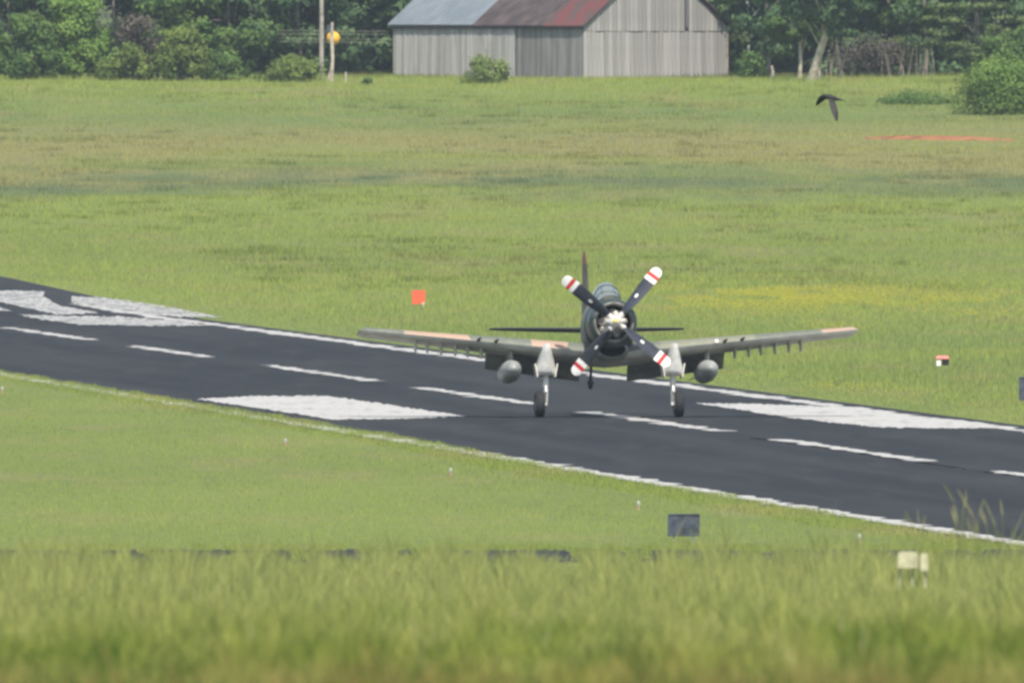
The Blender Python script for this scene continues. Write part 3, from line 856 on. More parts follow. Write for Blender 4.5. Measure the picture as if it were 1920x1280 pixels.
# ------------------------------------------------------------------ bird
M['bird'] = simple('crow_black', (.008, .008, .01), .6)
M['bird_wing'] = simple('crow_wing_brown', (.018, .016, .014), .7)
bY = 820.0; s1 = bY / FPX          # metres per photo pixel there
bird = empty('bird', ((1557 - 960) * s1, bY, HC - (186 - Y0) * s1))
tag(bird, 'black crow flying low over the field with wings beating down', 'bird')
mb = MB(); rr = []
for x, z, r, ry in ((-21, 2.5, .5, .5), (-18, 4, 1.2, 1.3), (-15.5, 5.0, 2.6, 2.4), (-12, 5.6, 3.4, 3.2), (-9, 5.2, 3.6, 3.5), (-4, 3.6, 5.2, 5), (2, 2.6, 5.4, 5.2), (8, 1.0, 4.2, 4.2), (14, -.4, 2.2, 3.4), (20, -1.5, 1.2, 4.2), (25, -3.2, .8, 4.8)):
    rr.append([(x * s1, ry * s1 * math.cos(a), (z + r * math.sin(a)) * s1) for a in [2 * math.pi * k / 14 for k in range(14)]])
mb.loft(rr); mb.build('body', M['bird'], bird, True, 70)
def wing_plate(name, outline, ydir):
    """feathered wing: quads between leading and trailing line, with thickness"""
    m = MB(); rr = []
    for (ax, az, bx, bz, yy) in outline:
        a = Vector((ax * s1, yy * s1 * ydir, az * s1)); b = Vector((bx * s1, yy * s1 * ydir + 2 * s1, bz * s1)); mid = a.lerp(b, .4) + Vector((0, -1.2 * s1, 0))
        rr.append([a, mid, b, a.lerp(b, .4) + Vector((0, .2 * s1, 0))])
    m.loft(rr)
    return m.build(name, M['bird_wing'], bird, True, 60)
wing_plate('wing', [(-4, 3, 8, 1, -3), (-3, -6, 9, -7, -12), (-.5, -16, 12, -16, -20), (2.5, -25, 13.5, -24, -26), (6.5, -33, 13, -33, -29), (10, -38.5, 12, -39, -31)], 1)
wing_plate('wing', [(-12, 6, -1, 5, 3), (-17, 5, -6, 1.5, 14), (-21, 1.5, -12, -3.5, 24), (-24, -4, -18, -8, 30), (-25.5, -10, -24, -12, 34)], 1)
mb = MB()
for k, (ex, ez) in enumerate([(13.6, -30), (8.5, -35), (13.2, -36)]):
    mb.tube([((ex - 2.5) * s1, -26 * s1, (ez + 8) * s1), (ex * s1, -30 * s1, (ez - 3) * s1)], [1.3 * s1, .3 * s1], 5)
mb.build('flight_feathers', M['bird_wing'], bird)
bird.scale = (1.06, 1.06, 1.06)

# ------------------------------------------------------------------ signs, lights
M['orange'] = simple('orange_board', (.66, .11, .05), .6, var=.06)
M['slate'] = simple('slate_blue_board', (.05, .06, .085), .6, var=.35, sc=5)
M['steel'] = simple('galvanised_steel', (.45, .46, .46), .5, .5)
M['cream'] = simple('cream_paint', (.47, .44, .29), .6, var=.2, sc=10)
M['dred'] = simple('faded_red_lid', (.62, .2, .17), .6, var=.1)

P = at(785, 577)
o = empty('marker_board', P); tag(o, 'square orange marker board on a post in the field left of the aeroplane', 'sign')
k = P.y / FPX
mb = MB(); mb.box((0, 0, 20 * k), (25 * k, .04, 26 * k)); mb.build('panel', M['orange'], o)
mb = MB(); mb.tube([(3 * k, .06, 0), (3 * k, .06, 28 * k)], .025, 8); mb.tube([(-8 * k, .06, 0), (-8 * k, .06, 28 * k)], .02, 8); mb.build('post', M['steel'], o)
mb = MB(); mb.box((8.5 * k, -.05, 8 * k), (.13, .1, .12)); mb.tube([(8.5 * k, -.05, 0), (8.5 * k, -.05, 7 * k)], .02, 6); mb.build('lamp_box', M['cream'], o)

P = at(1767, 694); k = P.y / FPX
o = empty('light_box', P); tag(o, 'small box with a faded red lid standing in the grass right of the aeroplane', 'light box')
mb = MB()
mb.loft([[(-12 * k, -.12, 20 * k), (12.5 * k, -.12, 20 * k), (12.5 * k, .2, 22 * k), (-12 * k, .2, 22 * k)], [(-12 * k, -.16, 22 * k), (12.5 * k, -.16, 22 * k), (12.5 * k, .2, 25 * k), (-12 * k, .2, 25 * k)],
         [(-10 * k, -.06, 26 * k), (10 * k, -.06, 26 * k), (10 * k, .16, 27.5 * k), (-10 * k, .16, 27.5 * k)]]); mb.build('lid', M['dred'], o)
mb = MB(); mb.box((5.5 * k, 0, 14.5 * k), (12 * k, .2, 10 * k)); mb.build('housing', M['black'], o)
mb = MB(); mb.box((-7 * k, -.02, 13.5 * k), (8 * k, .2, 10 * k)); mb.build('lens_panel', M['whitep'], o)
for x in (-8, 8):
    mb = MB(); mb.tube([(x * k, 0, 0), (x * k, 0, 10 * k)], .018, 6); mb.build('leg', M['steel'], o)

def board(px, py, w, h_, ygap, label):
    P = at(px, py); k = P.y / FPX
    o = empty('airfield_sign', P); tag(o, label, 'sign')
    mb = MB(); mb.box((0, 0, (ygap + h_ / 2) * k), (w * k, .16, h_ * k)); mb.build('panel', M['slate'], o)
    mb = MB(); mb.box((0, 0, (ygap + h_) * k + .015), (w * k + .03, .2, .028)); mb.box((-w * k / 2 - .012, 0, (ygap + h_ / 2) * k), (.022, .19, h_ * k)); mb.box((w * k / 2 + .012, 0, (ygap + h_ / 2) * k), (.022, .19, h_ * k)); mb.build('rim', M['slate'], o)
    for s_ in (-.33, .33):
        mb = MB(); mb.tube([(s_ * w * k, 0, 0), (s_ * w * k, 0, ygap * k)], .025, 8); mb.build('leg', M['steel'], o)
board(1282, 1014, 56, 40, 9, 'dark slate sign box on the near grass between the tall grass and the runway')
board(1927, 758, 30, 42, 8, 'dark blue sign board cut by the right edge of the picture beyond the runway')

P = at(1713, Y=287.0); k = P.y / FPX
o = empty('approach_light_unit', P); tag(o, 'cream coloured light housing on thin legs behind the tall grass at lower right', 'light unit')
zb = 0
def rbox(cx, w, z0, z1, d=.16):
    m = MB(); r = []
    for y in (-d / 2, d / 2):
        pts = []
        for a in range(0, 181, 15): pts.append((cx + w / 2 * abs(math.cos(math.radians(a))) ** .35 * math.copysign(1, math.cos(math.radians(a)) if a != 90 else 1) * (1 if a != 90 else 0), y, z1 - (z1 - z0) * .35 + (z1 - z0) * .35 * math.sin(math.radians(a)) ** .6))
        pts += [(cx - w / 2, y, z0), (cx + w / 2, y, z0)]
        r.append(pts)
    m.loft(r); return m
zg = HC - (1064 - Y0) * k - P.z          # height of the lower rim
rbox(-10 * k, 38 * k, zg + 0 * k, zg + 30 * k).build('housing', M['cream'], o)
rbox(20 * k, 15 * k, zg - 6 * k, zg + 27 * k, .11).build('end_housing', M['cream'], o)
for x in (-26, -2, 22):
    mb = MB(); mb.tube([(x * k, 0, 0), (x * k, 0, zg + 4 * k)], .013, 8); mb.build('leg', M['cream'], o)

M['lamp_glass'] = simple('frosted_lens', (.33, .33, .27), .3, var=.05)
M['lamp_base'] = simple('orange_base', (.33, .22, .13), .6)
M['mast_tip'] = M['whitep']
proto = None
elabels = ['pale runway edge light in the near grass at the left edge of the picture', 'white runway edge light in the near grass below the large white marking',
           'white and orange runway edge light in the middle of the near grass', 'pale orange runway edge light left of the dark sign box', 'pale runway edge light up and left of the cream light housing']
for (px, py), lb in zip(((4, 737), (535, 836), (845, 892), (1197, 955), (1612, 1018)), elabels):
    P = at(px, py)
    if proto is None:
        o = empty('runway_edge_light', P); proto = o
        mb = MB(); mb.tube([(0, 0, 0), (0, 0, .03), (0, 0, .13)], [.07, .06, .045], 10); mb.build('base', M['lamp_base'], o)
        mb = MB(); mb.tube([(0, 0, .13), (0, 0, .17), (0, 0, .24), (0, 0, .27)], [.05, .062, .05, .02], 10); mb.build('lens', M['lamp_glass'], o, True)
    else:
        o = copy_tree(proto)
    o.location = P + Vector((0, 0, -.03)); o.scale = (.85, .85, .95)
    tag(o, lb, 'runway light', 'runway edge lights in the near grass')

# ------------------------------------------------------------------ barn
M['board_light'] = board_mat('grey_barn_board', (.24, .23, .215), (.38, .365, .34))
M['board_dark'] = board_mat('dark_grey_barn_board', (.13, .128, .125), (.23, .225, .22))
M['roof_grey'] = roof_mat('grey_metal_roof', (.13, .155, .175), (.17, .195, .215), rough=.7)
M['roof_brown'] = roof_mat('rusted_brown_roof', (.045, .032, .03), (.085, .062, .058), rough=.8)
M['roof_red'] = roof_mat('red_painted_roof', (.13, .032, .03), (.075, .045, .038), thr=(.42, .58), rough=.7, sc=(1.1, 1.1, .6))
M['roof_patch'] = simple('bare_metal_patch', (.6, .58, .54), .5)
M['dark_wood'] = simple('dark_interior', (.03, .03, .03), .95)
AL = math.radians(38)
Kc = at(1093, 149); Kc = Vector((Kc.x, Kc.y, Kc.z - .15))
kpx = Kc.y / FPX
GW = 270 * kpx / math.cos(AL); SL = 361 * kpx / math.sin(AL) * .985
EH = 102 * kpx + .15              # eaves height
RH = EH + 132 * kpx               # ridge
barn = empty('barn', Kc, AL); tag(barn, 'weathered grey board barn with patched metal roof at the top of the field', 'barn')
# local x = along the gable, local y = along the long side (away), so the long side is x = 0
front = empty('gable_wall', (0, 0, 0)); front.parent = barn
side = empty('side_wall', (0, 0, 0)); side.parent = barn
bw = .37; nb = int(GW / bw); bw = GW / nb
bmeshes = []
def board_mesh(h0, h1, w, hz=0):
    me = MB(); t_ = .035
    a = random.uniform(-.02, .02)
    me.add([(0, 0, h0), (w, 0, h0 + a), (w, t_, h0 + a), (0, t_, h0), (0, 0, h1), (w, 0, h1 + hz), (w, t_, h1 + hz), (0, t_, h1)],
           [(0, 1, 5, 4), (1, 2, 6, 5), (2, 3, 7, 6), (3, 0, 4, 7), (4, 5, 6, 7), (3, 2, 1, 0)])
    return me
mid = EH - 12 * kpx
low_meshes = [board_mesh(random.uniform(-.05, .1), mid - .04, bw - .022).build('board', M['board_light'], front) for _ in range(1)]
for i_ in range(nb):
    x = i_ * bw + .011
    if i_ == 0: b = low_meshes[0]
    else: b = low_meshes[0].copy(); COL.objects.link(b)
    b.location = (x, -.035 - random.uniform(0, .03), random.uniform(-.05, .03)); b.rotation_euler = (0, random.uniform(-.004, .004), 0)
gap_x = (1286 - 1093) / 270 * GW
for i_ in range(nb):
    x = i_ * bw + .011
    def top(xx):
        t_ = min(xx, GW - xx) / (GW / 2); return EH - .1 + (RH - EH) * min(1, max(0, t_))
    if abs(x + bw / 2 - gap_x) < bw * .51: continue
    z1 = top(x); z2 = top(x + bw - .02)
    m_ = board_mesh(mid + .0, z1, bw - .022, z2 - z1)
    b = m_.build('board', M['board_light'], front); b.location = (x, -.06 - random.uniform(0, .02), 0)
mb = MB(); mb.add([(0.02, 0.02, 0), (GW - .02, 0.02, 0), (GW - .02, 0.02, EH - .15), (GW / 2, 0.02, RH - .2), (0.02, 0.02, EH - .15)], [(0, 1, 2, 3, 4)]); mb.build('backing', M['dark_wood'], front)
mb = MB(); mb.box((gap_x + bw * .3, -.04, (mid + RH) / 2), (bw * .3, .02, (RH - mid) * .9)); mb.build('split_board', M['board_dark'], front)
# long side: boards only a few pixels wide each, joined
def side_boards(name, y0_, y1_, mat, off):
    n = int((y1_ - y0_) / .3); w = (y1_ - y0_) / n; m = MB(); var = []
    for i_ in range(n):
        y = y0_ + i_ * w; o_ = off + random.uniform(0, .03); zb_ = random.uniform(-.1, .12); zt2 = EH - .12
        m.add([(-o_, y, zb_), (-o_, y + w - .02, zb_), (-o_ + .03, y + w - .02, zb_), (-o_ + .03, y, zb_), (-o_, y, zt2), (-o_, y + w - .02, zt2), (-o_ + .03, y + w - .02, zt2), (-o_ + .03, y, zt2)],
              [(1, 0, 4, 5), (0, 3, 7, 4), (2, 1, 5, 6), (5, 4, 7, 6)])
        var += [random.random()] * 8
    o_ = m.build(name, mat, side); a = o_.data.attributes.new('var', 'FLOAT', 'POINT'); a.data.foreach_set('value', var[:len(o_.data.vertices)]); o_['kind'] = 'stuff'
    return o_
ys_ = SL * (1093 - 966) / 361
M['board_mid'] = board_mat('pale_side_board', (.31, .295, .27), (.50, .48, .445))  # paler board colour for the far part of the long side
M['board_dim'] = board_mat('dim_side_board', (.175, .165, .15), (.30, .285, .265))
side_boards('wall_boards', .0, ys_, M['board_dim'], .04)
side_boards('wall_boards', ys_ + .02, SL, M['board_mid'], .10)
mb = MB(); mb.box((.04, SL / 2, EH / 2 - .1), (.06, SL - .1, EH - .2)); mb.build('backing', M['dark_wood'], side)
mb = MB()
mb.box((GW - .05, SL / 2, EH / 2), (.1, SL, EH - .1)); mb.add([(0, SL, 0), (GW, SL, 0), (GW, SL, EH - .1), (GW / 2, SL, RH - .15), (0, SL, EH - .1)], [(4, 3, 2, 1, 0)])
mb.build('rear_wall', M['board_dark'], barn)
mb = MB(); mb.box((GW + .03, -.05, EH / 2 - .05), (.14, .14, EH - .1)); mb.build('corner_post', M['pole'], barn)
# roof
OV = .28
def roof_slab(name, y0_, y1_, mat, dz=0.0, ribs=True):
    m = MB(); sl_ = (RH - EH) / (GW / 2)
    for sgn in (0, 1):
        xe = -OV if sgn == 0 else GW + OV; xr = GW / 2
        ze = EH - OV * sl_ * .55 + dz; zr = RH + dz
        m.add([(xe, y0_, ze), (xe, y1_, ze), (xr, y1_, zr), (xr, y0_, zr), (xe, y0_, ze + .06), (xe, y1_, ze + .06), (xr, y1_, zr + .06), (xr, y0_, zr + .06)],
              [(0, 1, 2, 3), (7, 6, 5, 4), (0, 4, 5, 1), (1, 5, 6, 2), (3, 2, 6, 7), (0, 3, 7, 4)] if sgn else [(3, 2, 1, 0), (4, 5, 6, 7), (1, 5, 4, 0), (2, 6, 5, 1), (7, 6, 2, 3), (4, 7, 3, 0)])
        n = int((y1_ - y0_) / .6)
        for q in range(n + 1):
            y = y0_ + .04 + (y1_ - y0_ - .08) * q / max(1, n)
            a = Vector((xe, y, ze + .07)); b = Vector((xr, y, zr + .07)); m.tube([a, b], .025, 4)
    return m.build(name, mat, barn)
yb1 = SL * (1093 - 1022) / 361; yb2 = SL * (1093 - 888) / 361
r1 = roof_slab('roof_section', -.35, yb1, M['roof_red'], .0); r1['label'] = 'faded red sheet roof section'
r2 = roof_slab('roof_section', yb1 + .02, yb2, M['roof_brown'], .03); r2['label'] = 'rusty brown roof section'
r3 = roof_slab('roof_section', yb2 + .02, SL + .4, M['roof_grey'], .07); r3['label'] = 'blue grey metal roof section'
# bare patches on the red part
sl_ = (RH - EH) / (GW / 2)
mb = MB()
for q, (yy, uu, ww, hh) in enumerate(((2.5, .36, .8, .5), (3.6, .38, .6, .35), (1.2, .42, .5, .4), (4.3, .34, .4, .3))):
    x0 = uu * GW / 2; x1 = x0 + hh
    zf = lambda x: EH + (x) * sl_ * (RH - EH + OV * sl_ * .55) / ((GW / 2 + OV) * sl_) + .1
    zz = lambda x: (EH - OV * sl_ * .55) + (x + OV) / (GW / 2 + OV) * (RH - (EH - OV * sl_ * .55)) + .075
    mb.add([(x0, yy, zz(x0)), (x0, yy + ww, zz(x0)), (x1, yy + ww * .9, zz(x1)), (x1, yy + .1, zz(x1))], [(0, 3, 2, 1)])
mb.build('bare_metal_patch', M['roof_patch'], barn)
# broken eave piece on the right
mb = MB(); mb.box((GW + .45, -.2, EH - .15), (.5, .3, .12), Matrix.Rotation(.5, 3, 'Y')); mb.build('loose_eave_board', M['roof_red'], barn)
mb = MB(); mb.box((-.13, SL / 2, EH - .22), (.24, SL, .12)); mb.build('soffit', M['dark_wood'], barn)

# ------------------------------------------------------------------ poles and wires
P = at(603, Y=2108)
o = empty('utility_pole', P); tag(o, 'tall thin utility pole left of the barn running out of the top of the picture', 'utility pole')
mb = MB(); mb.tube([(0, 0, -.3), (0, 0, 5), (0, 0, 10.5)], [.17, .15, .11], 12); mb.build('shaft', M['pole'], o, True)
mb = MB(); mb.box((0, -.14, 9.8), (2.2, .1, .12)); mb.build('crossarm', M['pole'], o)
for x in (-1, 0, 1):
    mb = MB(); mb.tube([(x, -.14, 9.86), (x, -.14, 10.02)], [.04, .06], 8); mb.build('insulator', M['blue_bark'], o)
P2 = at(622, Y=2092); k2 = P2.y / FPX
o = empty('utility_pole', P2); tag(o, 'short leaning pale pole beside the tall one, yellow ball behind it', 'utility pole')
mb = MB(); mb.tube([(-.04, 0, -.3), (.06, 0, 1.6), (0, 0, 3.0), (.04, 0, 4.05)], [.15, .12, .13, .1], 10); mb.tube([(-.3, 0, -.2), (-.1, 0, .7), (.0, 0, 1.3)], [.09, .07, .03], 6); mb.build('shaft', M['pale_bark'], o, True)
mb = MB(); mb.box((-.22, 0, 3.62), (.22, .2, .5)); mb.build('transformer_box', M['slate'], o)
mb = MB()
cz = HC - (72 - Y0) * (2094.5 / FPX); c = Vector(((625 - 960) * 2094.5 / FPX, 2094.6, cz)); rings = []
for k in range(1, 12):
    a = math.pi * k / 12; rings.append([c + Vector((.46 * math.sin(a) * math.cos(b), .46 * math.sin(a) * math.sin(b), .46 * math.cos(a))) for b in [2 * math.pi * j / 18 for j in range(18)]])
mb.loft(rings); tag(mb.build('marker_ball', simple('yellow_marker', (.8, .42, .03), .5, var=.1), smooth=True), 'yellow orange ball on the wires behind the short pole', 'marker ball')
P3 = at(648, Y=2088); mb = MB(); mb.tube([(0, 0, -.2), (.02, 0, .75)], [.09, .08], 8)
o = mb.build('fence_post', M['pale_bark']); o.location = P3; tag(o, 'short weathered wooden post right of the two poles', 'post')
wl = ['topmost of the thin wires left of the barn', 'second thin wire from the top left of the barn', 'third thin wire from the top left of the barn', 'lowest of the thin wires left of the barn']
for q, py in enumerate((56, 62, 71, 77)):
    z = HC - (py - Y0) * k2; mb = MB()
    pts = [(-40 + 60 * t_, 2094.6 + .3 * q, z - .12 * math.sin(math.pi * ((t_ * 60) % 22) / 22) + .25 * (t_ - .5)) for t_ in [n_ / 40 for n_ in range(41)]]
    pts = [p for p in pts if -16.6 < p[0] < -8.2]
    mb.tube(pts, .012, 5); tag(mb.build('overhead_wire', M['pole']), wl[q] if q else wl[0], 'wire', 'wires beside the barn')

# ------------------------------------------------------------------ trees
M['lf_dark'] = leaf_mat('leaf_dark', (.038, .085, .042), (.12, .185, .08))
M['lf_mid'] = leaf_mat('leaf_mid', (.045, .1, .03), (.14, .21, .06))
M['lf_bright'] = leaf_mat('leaf_bright', (.065, .14, .032), (.2, .29, .07))
M['lf_olive'] = leaf_mat('leaf_olive', (.08, .12, .032), (.20, .26, .07))
M['lf_pale'] = leaf_mat('leaf_pale_green', (.12, .17, .05), (.24, .31, .10))
M['lf_grey'] = leaf_mat('leaf_grey_brown', (.075, .065, .055), (.14, .12, .10))
M['lf_pine'] = leaf_mat('leaf_pine', (.045, .085, .034), (.17, .22, .085))
M['lf_hedge'] = leaf_mat('leaf_blue_green', (.09, .14, .085), (.15, .2, .12))

def leaves(clumps, per, size, seed):
    """clumps: (x,y,z,rx,ry,rz); returns arrays of rhombic leaves spread through the clumps"""
    r = np.random.default_rng(seed)
    cl = np.array(clumps, float); vol = cl[:, 3] * cl[:, 4] + .02
    n = int(per); idx = r.choice(len(cl), n, p=vol / vol.sum())
    d = r.normal(size=(n, 3)); d /= np.linalg.norm(d, axis=1)[:, None]
    rad = r.random(n) ** .4 * (1 + .18 * r.normal(size=n))
    c = cl[idx, :3] + d * rad[:, None] * cl[idx, 3:6]
    nn = d * .8 + r.normal(size=(n, 3)) * .7 + np.array([0, 0, .35]); nn /= np.linalg.norm(nn, axis=1)[:, None]
    a = np.cross(nn, r.normal(size=(n, 3))); a /= np.linalg.norm(a, axis=1)[:, None]; b = np.cross(nn, a)
    s = size * r.uniform(.55, 1.35, n)[:, None]
    v = np.stack([c - a * s, c - b * s * .5, c + a * s, c + b * s * .5], 1)
    cc = cl[:, :3].mean(0); ex = cl[:, :3].std(0) * 1.8 + .3
    q_ = (c - cc) / ex; q_ /= np.linalg.norm(q_, axis=1)[:, None] + .3
    cn = d * .75 + q_ * .7 + np.array([0, 0, .3]); cn /= np.linalg.norm(cn, axis=1)[:, None]
    return v.reshape(-1, 3), np.arange(n * 4).reshape(n, 4), np.repeat(r.random(n), 4), np.repeat(cn, 4, 0)
def leafmesh(name, arr, mat):
    v, q, var, cn = arr
    me = raw_mesh(name, v, quads=q, mat=mat, var=var)
    a = me.attributes.new('crown_normal', 'FLOAT_VECTOR', 'POINT'); a.data.foreach_set('vector', np.ascontiguousarray(cn, dtype=np.float32).ravel())
    return me

def foliage(name, clumps, per, size, mat, parent, seed):
    return link(name, leafmesh(name, leaves(clumps, per, size, seed), mat), parent)

def crown_clumps(h0, h1, rx, n, seed, flat=.75, low=.0):
    r = random.Random(seed); out = []
    for _ in range(n):
        u = r.random(); z = h0 + (h1 - h0) * u
        prof_ = math.sin(math.pi * (.12 + .8 * u) ** .8) if not low else math.sqrt(max(0.05, 1 - (max(0, u - low) / (1.02 - low)) ** 2))
        a = r.uniform(0, 2 * math.pi); q = rx * prof_ * math.sqrt(r.uniform(.25, 1))
        s = rx * r.uniform(.16, .34)
        out.append((q * math.cos(a), q * math.sin(a), z, s, s, s * flat))
    return out

def make_tree(name, label, px, py, Y, trunk_pts, trunk_r, clumps, per, size, leafm, barkm, group=None, seed=1, cat='tree', limbs=8, z_off=-.2):
    P = at(px, Y=Y) if py is None else at(px, py)
    o = empty(name, (P.x, P.y, P.z + z_off)); tag(o, label, cat, group)
    mb = MB(); tp = [Vector(p) for p in trunk_pts]
    mb.tube(tp, trunk_r, 8)
    r = random.Random(seed)
    tot = len(tp)
    for q in range(limbs):
        c = Vector(r.choice(clumps)[:3])
        i_ = r.randint(max(1, tot // 2), tot - 1); b = tp[i_ - 1].lerp(tp[i_], r.random())
        if c.z < b.z: b = tp[0].lerp(tp[-1], max(.1, min(1, (c.z - tp[0].z) * .7 / max(.1, tp[-1].z - tp[0].z))))
        m_ = b.lerp(c, .5) + Vector((r.uniform(-.3, .3), r.uniform(-.3, .3), r.uniform(-.1, .4)))
        rr_ = trunk_r[-1] * .9 if hasattr(trunk_r, '__len__') else trunk_r
        mb.tube([b, m_, c], [rr_ * .8, rr_ * .5, rr_ * .18], 5)
    mb.build('trunk', barkm, o, True)
    foliage('crown', clumps, per, size, leafm, o, seed + 50)
    return o
def shrub(name, label, px, py, w, h, per, size, leafm, seed, Y=None, cat='bush', group=None, dep=None, n=26):
    r = random.Random(seed); cl = []
    for _ in range(n):
        a = r.uniform(0, 2 * math.pi); q = math.sqrt(r.random()); z = r.random()
        lim = math.sqrt(max(.06, 1 - (z * .95) ** 2))
        s = w * r.uniform(.1, .2)
        cl.append((w / 2 * .85 * q * lim * math.cos(a), (dep or w) / 2 * .85 * q * lim * math.sin(a), .12 * h + z * h * .82, s, s, s * .8))
    P = at(px, py) if Y is None else at(px, Y=Y)
    o = empty(name, (P.x, P.y, P.z - .1)); tag(o, label, cat, group)
    mb = MB()
    for q in range(6):
        c = Vector(r.choice(cl)[:3]); mb.tube([(r.uniform(-.1, .1), r.uniform(-.1, .1), 0), c * .5 + Vector((0, 0, .1)), c], [.06, .04, .012], 5)
    mb.build('stem', M['bark'], o)
    foliage('foliage', cl, per, size, leafm, o, seed)
    return o
pm = 2110 / FPX
# left group
shrub('large_bush', 'big round mid green bush at the far left edge of the field', 48, None, 125 * pm, 125 * pm, 9000, .15, M['lf_mid'], 11, Y=2096, n=44)
shrub('large_bush', 'tallest rounded green bush at far left with sunlit crown', 142, None, 150 * pm, 158 * pm, 12000, .15, M['lf_bright'], 12, Y=2102, n=50)
shrub('low_bush', 'low yellow green bush right of the tallest left bush', 236, None, 120 * pm, 62 * pm, 4500, .13, M['lf_olive'], 13, Y=2094)
shrub('rounded_bush', 'round olive bush with pale sunlit top at left of the field', 338, None, 125 * pm, 98 * pm, 8000, .13, M['lf_olive'], 14, Y=2092, n=40)
shrub('bare_shrub', 'grey brown half bare shrub behind the low yellow green bush', 262, None, 130 * pm, 120 * pm, 2600, .13, M['lf_grey'], 15, Y=2112, n=30)
shrub('low_bush', 'wide low green bush left of the utility poles', 545, None, 140 * pm, 40 * pm, 4500, .13, M['lf_olive'], 16, Y=2090)
shrub('low_bush', 'small dark green bush right of the round olive bush', 425, None, 100 * pm, 50 * pm, 1800, .13, M['lf_mid'], 17, Y=2095)
shrub('weed_clump', 'small dark weed clump at the foot of the short pole', 690, None, 36 * pm, 18 * pm, 420, .09, M['lf_mid'], 18, Y=2072, n=8)
shrub('small_bush', 'light green bush growing in front of the barn side wall', 914, None, 108 * pm, 50 * pm, 5200, .09, M['lf_pale'], 19, Y=2078)
shrub('hedge', 'pale blue green hedge between the poles and the barn', 706, None, 80 * pm, 62 * pm, 2600, .15, M['lf_hedge'], 20, Y=2150)
# right group
P = at(1850, 213)
shrub('large_bush', 'dense bright green bush in the near right corner of the field', 1880, 214, 225 * P.y / FPX, 94 * P.y / FPX, 15000, .1, M['lf_bright'], 21, n=64)
shrub('large_bush', 'taller green bush behind the dense corner bush under the pine', 1915, None, 170 * pm, 130 * pm, 9000, .12, M['lf_mid'], 28, Y=2045, n=40)
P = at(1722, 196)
shrub('shadow_leaf_bed', 'low dark green leaf bed added as a shadow left of the dense right corner bush', 1722, 195, 170 * P.y / FPX, .3, 6500, .09, M['lf_mid'], 27, dep=9, n=60)  # dark leaves added to stand in for the corner bush's shadow
rg = random.Random(5)
# pine with level boughs
cl = []
for z, rx in ((2.0, 2.3), (2.6, 3.2), (3.3, 3.9), (4.0, 3.9), (4.8, 4.0), (5.6, 3.7), (6.5, 3.3), (7.5, 2.8), (8.6, 2.1), (9.7, 1.3)):
    for q in range(9):
        a = rg.uniform(0, 6.28); d = rg.uniform(.35, 1) * rx
        for e in (0, .5):
            cl.append(((d - e * 1.2) * math.cos(a), (d - e * 1.2) * math.sin(a), z + rg.uniform(-.25, .25) - .08 * d, .75, .75, .2))
make_tree('pine_tree', 'broad dark pine with level boughs at the right edge of the wood', 1830, None, 2082, [(0, 0, 0), (.1, 0, 3), (0, 0, 7), (0, 0, 10)], [.22, .18, .12, .06], cl, 24000, .15, M['lf_pine'], M['bark'], seed=31, limbs=24)
# leaning pale tree
cl = crown_clumps(4.6, 10, 3.6, 34, 41)
cl += [(1.6 + rg.uniform(-1, 2), rg.uniform(-1, 1), 3.9 + rg.uniform(-.4, .5), .8, .8, .3) for _ in range(6)]
make_tree('leaning_tree', 'pale barked tree leaning right with forked bare trunk right of the barn', 1520, None, 2090, [(0, 0, 0), (.3, -.3, 1.2), (.65, -.6, 2.3), (1.0, -.9, 3.3), (.95, -1, 4.1), (1.4, -.6, 5.3), (1.8, .2, 8.5)], [.36, .29, .26, .24, .2, .14, .06], cl, 12000, .19, M['lf_dark'], M['pale_bark'], seed=41, limbs=9)
cl = crown_clumps(2.7, 9.5, 3.0, 34, 42)
make_tree('slender_tree', 'tree with pale blue grey trunk just right of the barn', 1398, None, 2128, [(0, 0, 0), (.12, 0, 1.6), (.22, 0, 3), (.1, 0, 6), (.1, 0, 8)], [.17, .14, .12, .1, .06], cl, 13000, .19, M['lf_pine'], M['blue_bark'], seed=42)
cl = crown_clumps(3.0, 9.0, 2.4, 26, 43)
make_tree('slender_tree', 'thin pale trunked tree just left of the leaning tree', 1499, None, 2101, [(0, 0, 0), (.08, 0, 1.5), (0, 0, 3.5), (0, 0, 7)], [.15, .12, .1, .06], cl, 9000, .19, M['lf_mid'], M['pale_bark'], seed=43)
for px_, lb, mt, h0, rx, s_ in ((1590, 'dark leafed tree right of the leaning tree', 'lf_dark', 2.2, 3.3, 44), (1668, 'green tree over the grey brush right of the leaning tree', 'lf_mid', 1.4, 3.2, 45),
                               (1735, 'shaded tree behind the left boughs of the pine', 'lf_dark', 1.8, 3.2, 46), (1440, 'dark tree between the barn and the leaning tree', 'lf_dark', 1.6, 3.2, 47)):
    cl = crown_clumps(h0, 10.5, rx, 40, s_)
    make_tree('woodland_tree', lb, px_, None, 2118, [(0, 0, 0), (.1, 0, 2), (-.1, 0, 5), (0, 0, 9)], [.16, .13, .1, .05], cl, 13000, .2, M[mt], M['bark'], seed=s_)
shrub('understorey_bush', 'low green bush at the foot of the wood right of the barn', 1408, None, 80 * pm, 50 * pm, 1500, .14, M['lf_mid'], 22, Y=2112)
shrub('brush_thicket', 'grey brown leafless brush at the foot of the wood on the right', 1640, None, 190 * pm, 74 * pm, 3200, .11, M['lf_grey'], 23, Y=2112, n=34, dep=3)
mb = MB()
for q in range(26):
    x = rg.uniform(-4.4, 4.4); y = rg.uniform(-1, 1); h = rg.uniform(1.2, 3.3); l = rg.uniform(-.5, .5)
    mb.tube([(x, y, 0), (x + l * .4, y, h * .5), (x + l, y, h)], [.04, .03, .012], 4)
P = at(1640, Y=2108); o = mb.build('bare_saplings', M['bark']); o.location = P; tag(o, 'thin bare grey saplings standing in front of the grey brush', None, None, 'stuff')
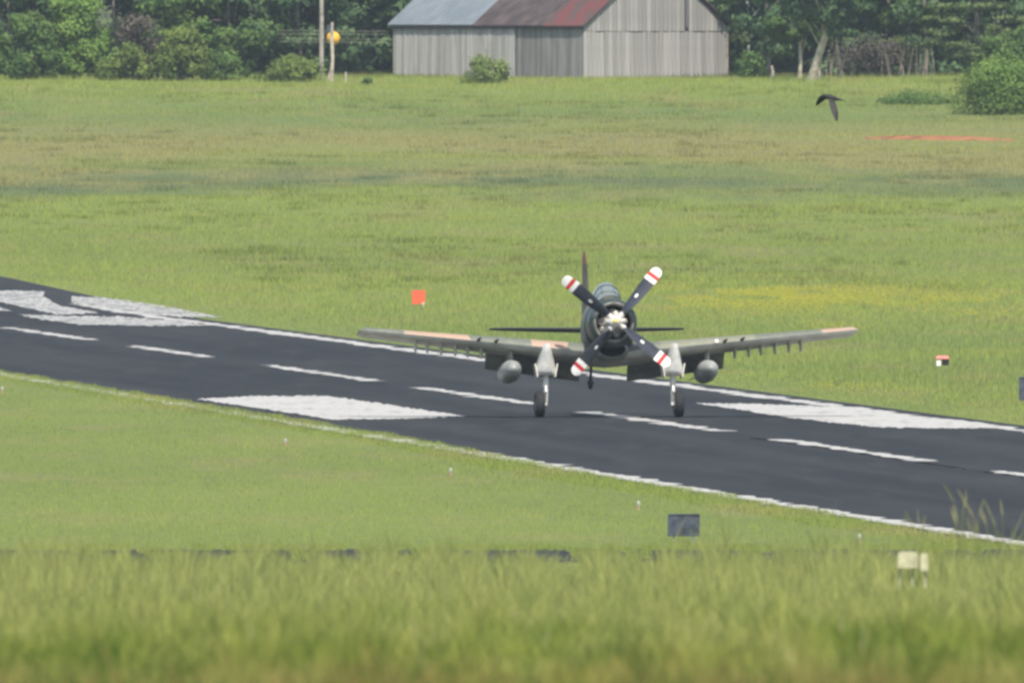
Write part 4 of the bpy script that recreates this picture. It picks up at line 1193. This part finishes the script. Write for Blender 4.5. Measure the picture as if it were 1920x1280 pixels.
for px_, h_, lb in ((1535, .95, 'pale broken stump right of the leaning tree foot'), (1448, 1.0, 'short pale stump in the undergrowth near the barn')):
    P = at(px_, Y=2098); mb = MB(); mb.tube([(0, 0, -.2), (.03, 0, h_ * .6), (-.05, 0, h_)], [.14, .11, .08], 7); o = mb.build('tree_stump', M['pale_bark']); o.location = P; tag(o, lb, 'stump')
P = at(515, Y=2125); mb = MB(); mb.tube([(0, 0, 0), (.1, 0, 1.8), (.2, 0, 3.3)], [.3, .28, .22], 8); mb.tube([(.15, 0, 2.6), (-.35, 0, 3.7)], [.2, .08], 6); mb.tube([(.18, 0, 2.8), (.8, 0, 3.3)], [.12, .05], 6)
o = mb.build('dead_tree', M['blue_bark']); o.location = P; tag(o, 'pale grey dead forked trunk in the trees left of the poles', 'dead tree')
# left background trees
for px_, lb, mt, rx, h0, s_ in ((18, 'dark tree behind the bush at the far left edge', 'lf_dark', 4, .3, 61), (215, 'dark tree behind the tallest left bush', 'lf_dark', 3.8, .4, 62),
                                (330, 'deep green tree behind the round olive bush', 'lf_mid', 4, .4, 63), (430, 'large mid green tree left of the dead forked trunk', 'lf_mid', 4.3, .8, 64),
                                (560, 'blue green tree behind the utility poles', 'lf_dark', 3.8, .8, 65), (655, 'dark tree behind the left end of the barn', 'lf_dark', 3.2, .9, 66)):
    cl = crown_clumps(h0, 11, rx, 52, s_, low=.4)
    make_tree('woodland_tree', lb, px_, None, 2124 if px_ < 640 else 2152, [(0, 0, 0), (.1, .6, 2), (-.1, .6, 5), (0, 0, 9)], [.16, .13, .1, .05], cl, 15000, .2, M[mt], M['bark'], seed=s_)
# the wood behind everything reads as one mass
r = np.random.default_rng(77); cl = []
for q in range(900):
    x = r.uniform(-62, 62); y = r.uniform(2142, 2175); z = float(zt(x, y)) + r.uniform(.0, 1) ** 1.2 * 14
    s_ = r.uniform(1.2, 2.4); cl.append((x, y, z, s_, s_, s_ * .75))
arr = leaves(cl, 230000, .38, 78)
tag(link('background_wood', leafmesh('background_wood', arr, M['lf_dark'])), 'dense dark wood behind the barn and the field', None, None, 'stuff')
# dark floor under the wood is the ground's leaf litter colour

# ------------------------------------------------------------------ haze
bm = MB(); x0, x1, y0_, y1_, z0_, z1_ = -2600, 2600, -450, 8100, -1.2, 31
bm.box(((x0 + x1) / 2, (y0_ + y1_) / 2, (z0_ + z1_) / 2), (x1 - x0, y1_ - y0_, z1_ - z0_))
hm = bpy.data.materials.new('haze'); hm.use_nodes = True
hn = hm.node_tree.nodes; hn.remove(hn['Principled BSDF'])
pv = hn.new('ShaderNodeVolumePrincipled'); pv.inputs['Color'].default_value = (.78, .91, 1.0, 1); pv.inputs['Density'].default_value = .000034; pv.inputs['Anisotropy'].default_value = 0.0
hm.node_tree.links.new(pv.outputs[0], hn['Material Output'].inputs['Volume'])
hz = bm.build('haze', hm); tag(hz, 'thin bluish summer haze over the airfield', None, None, 'stuff')
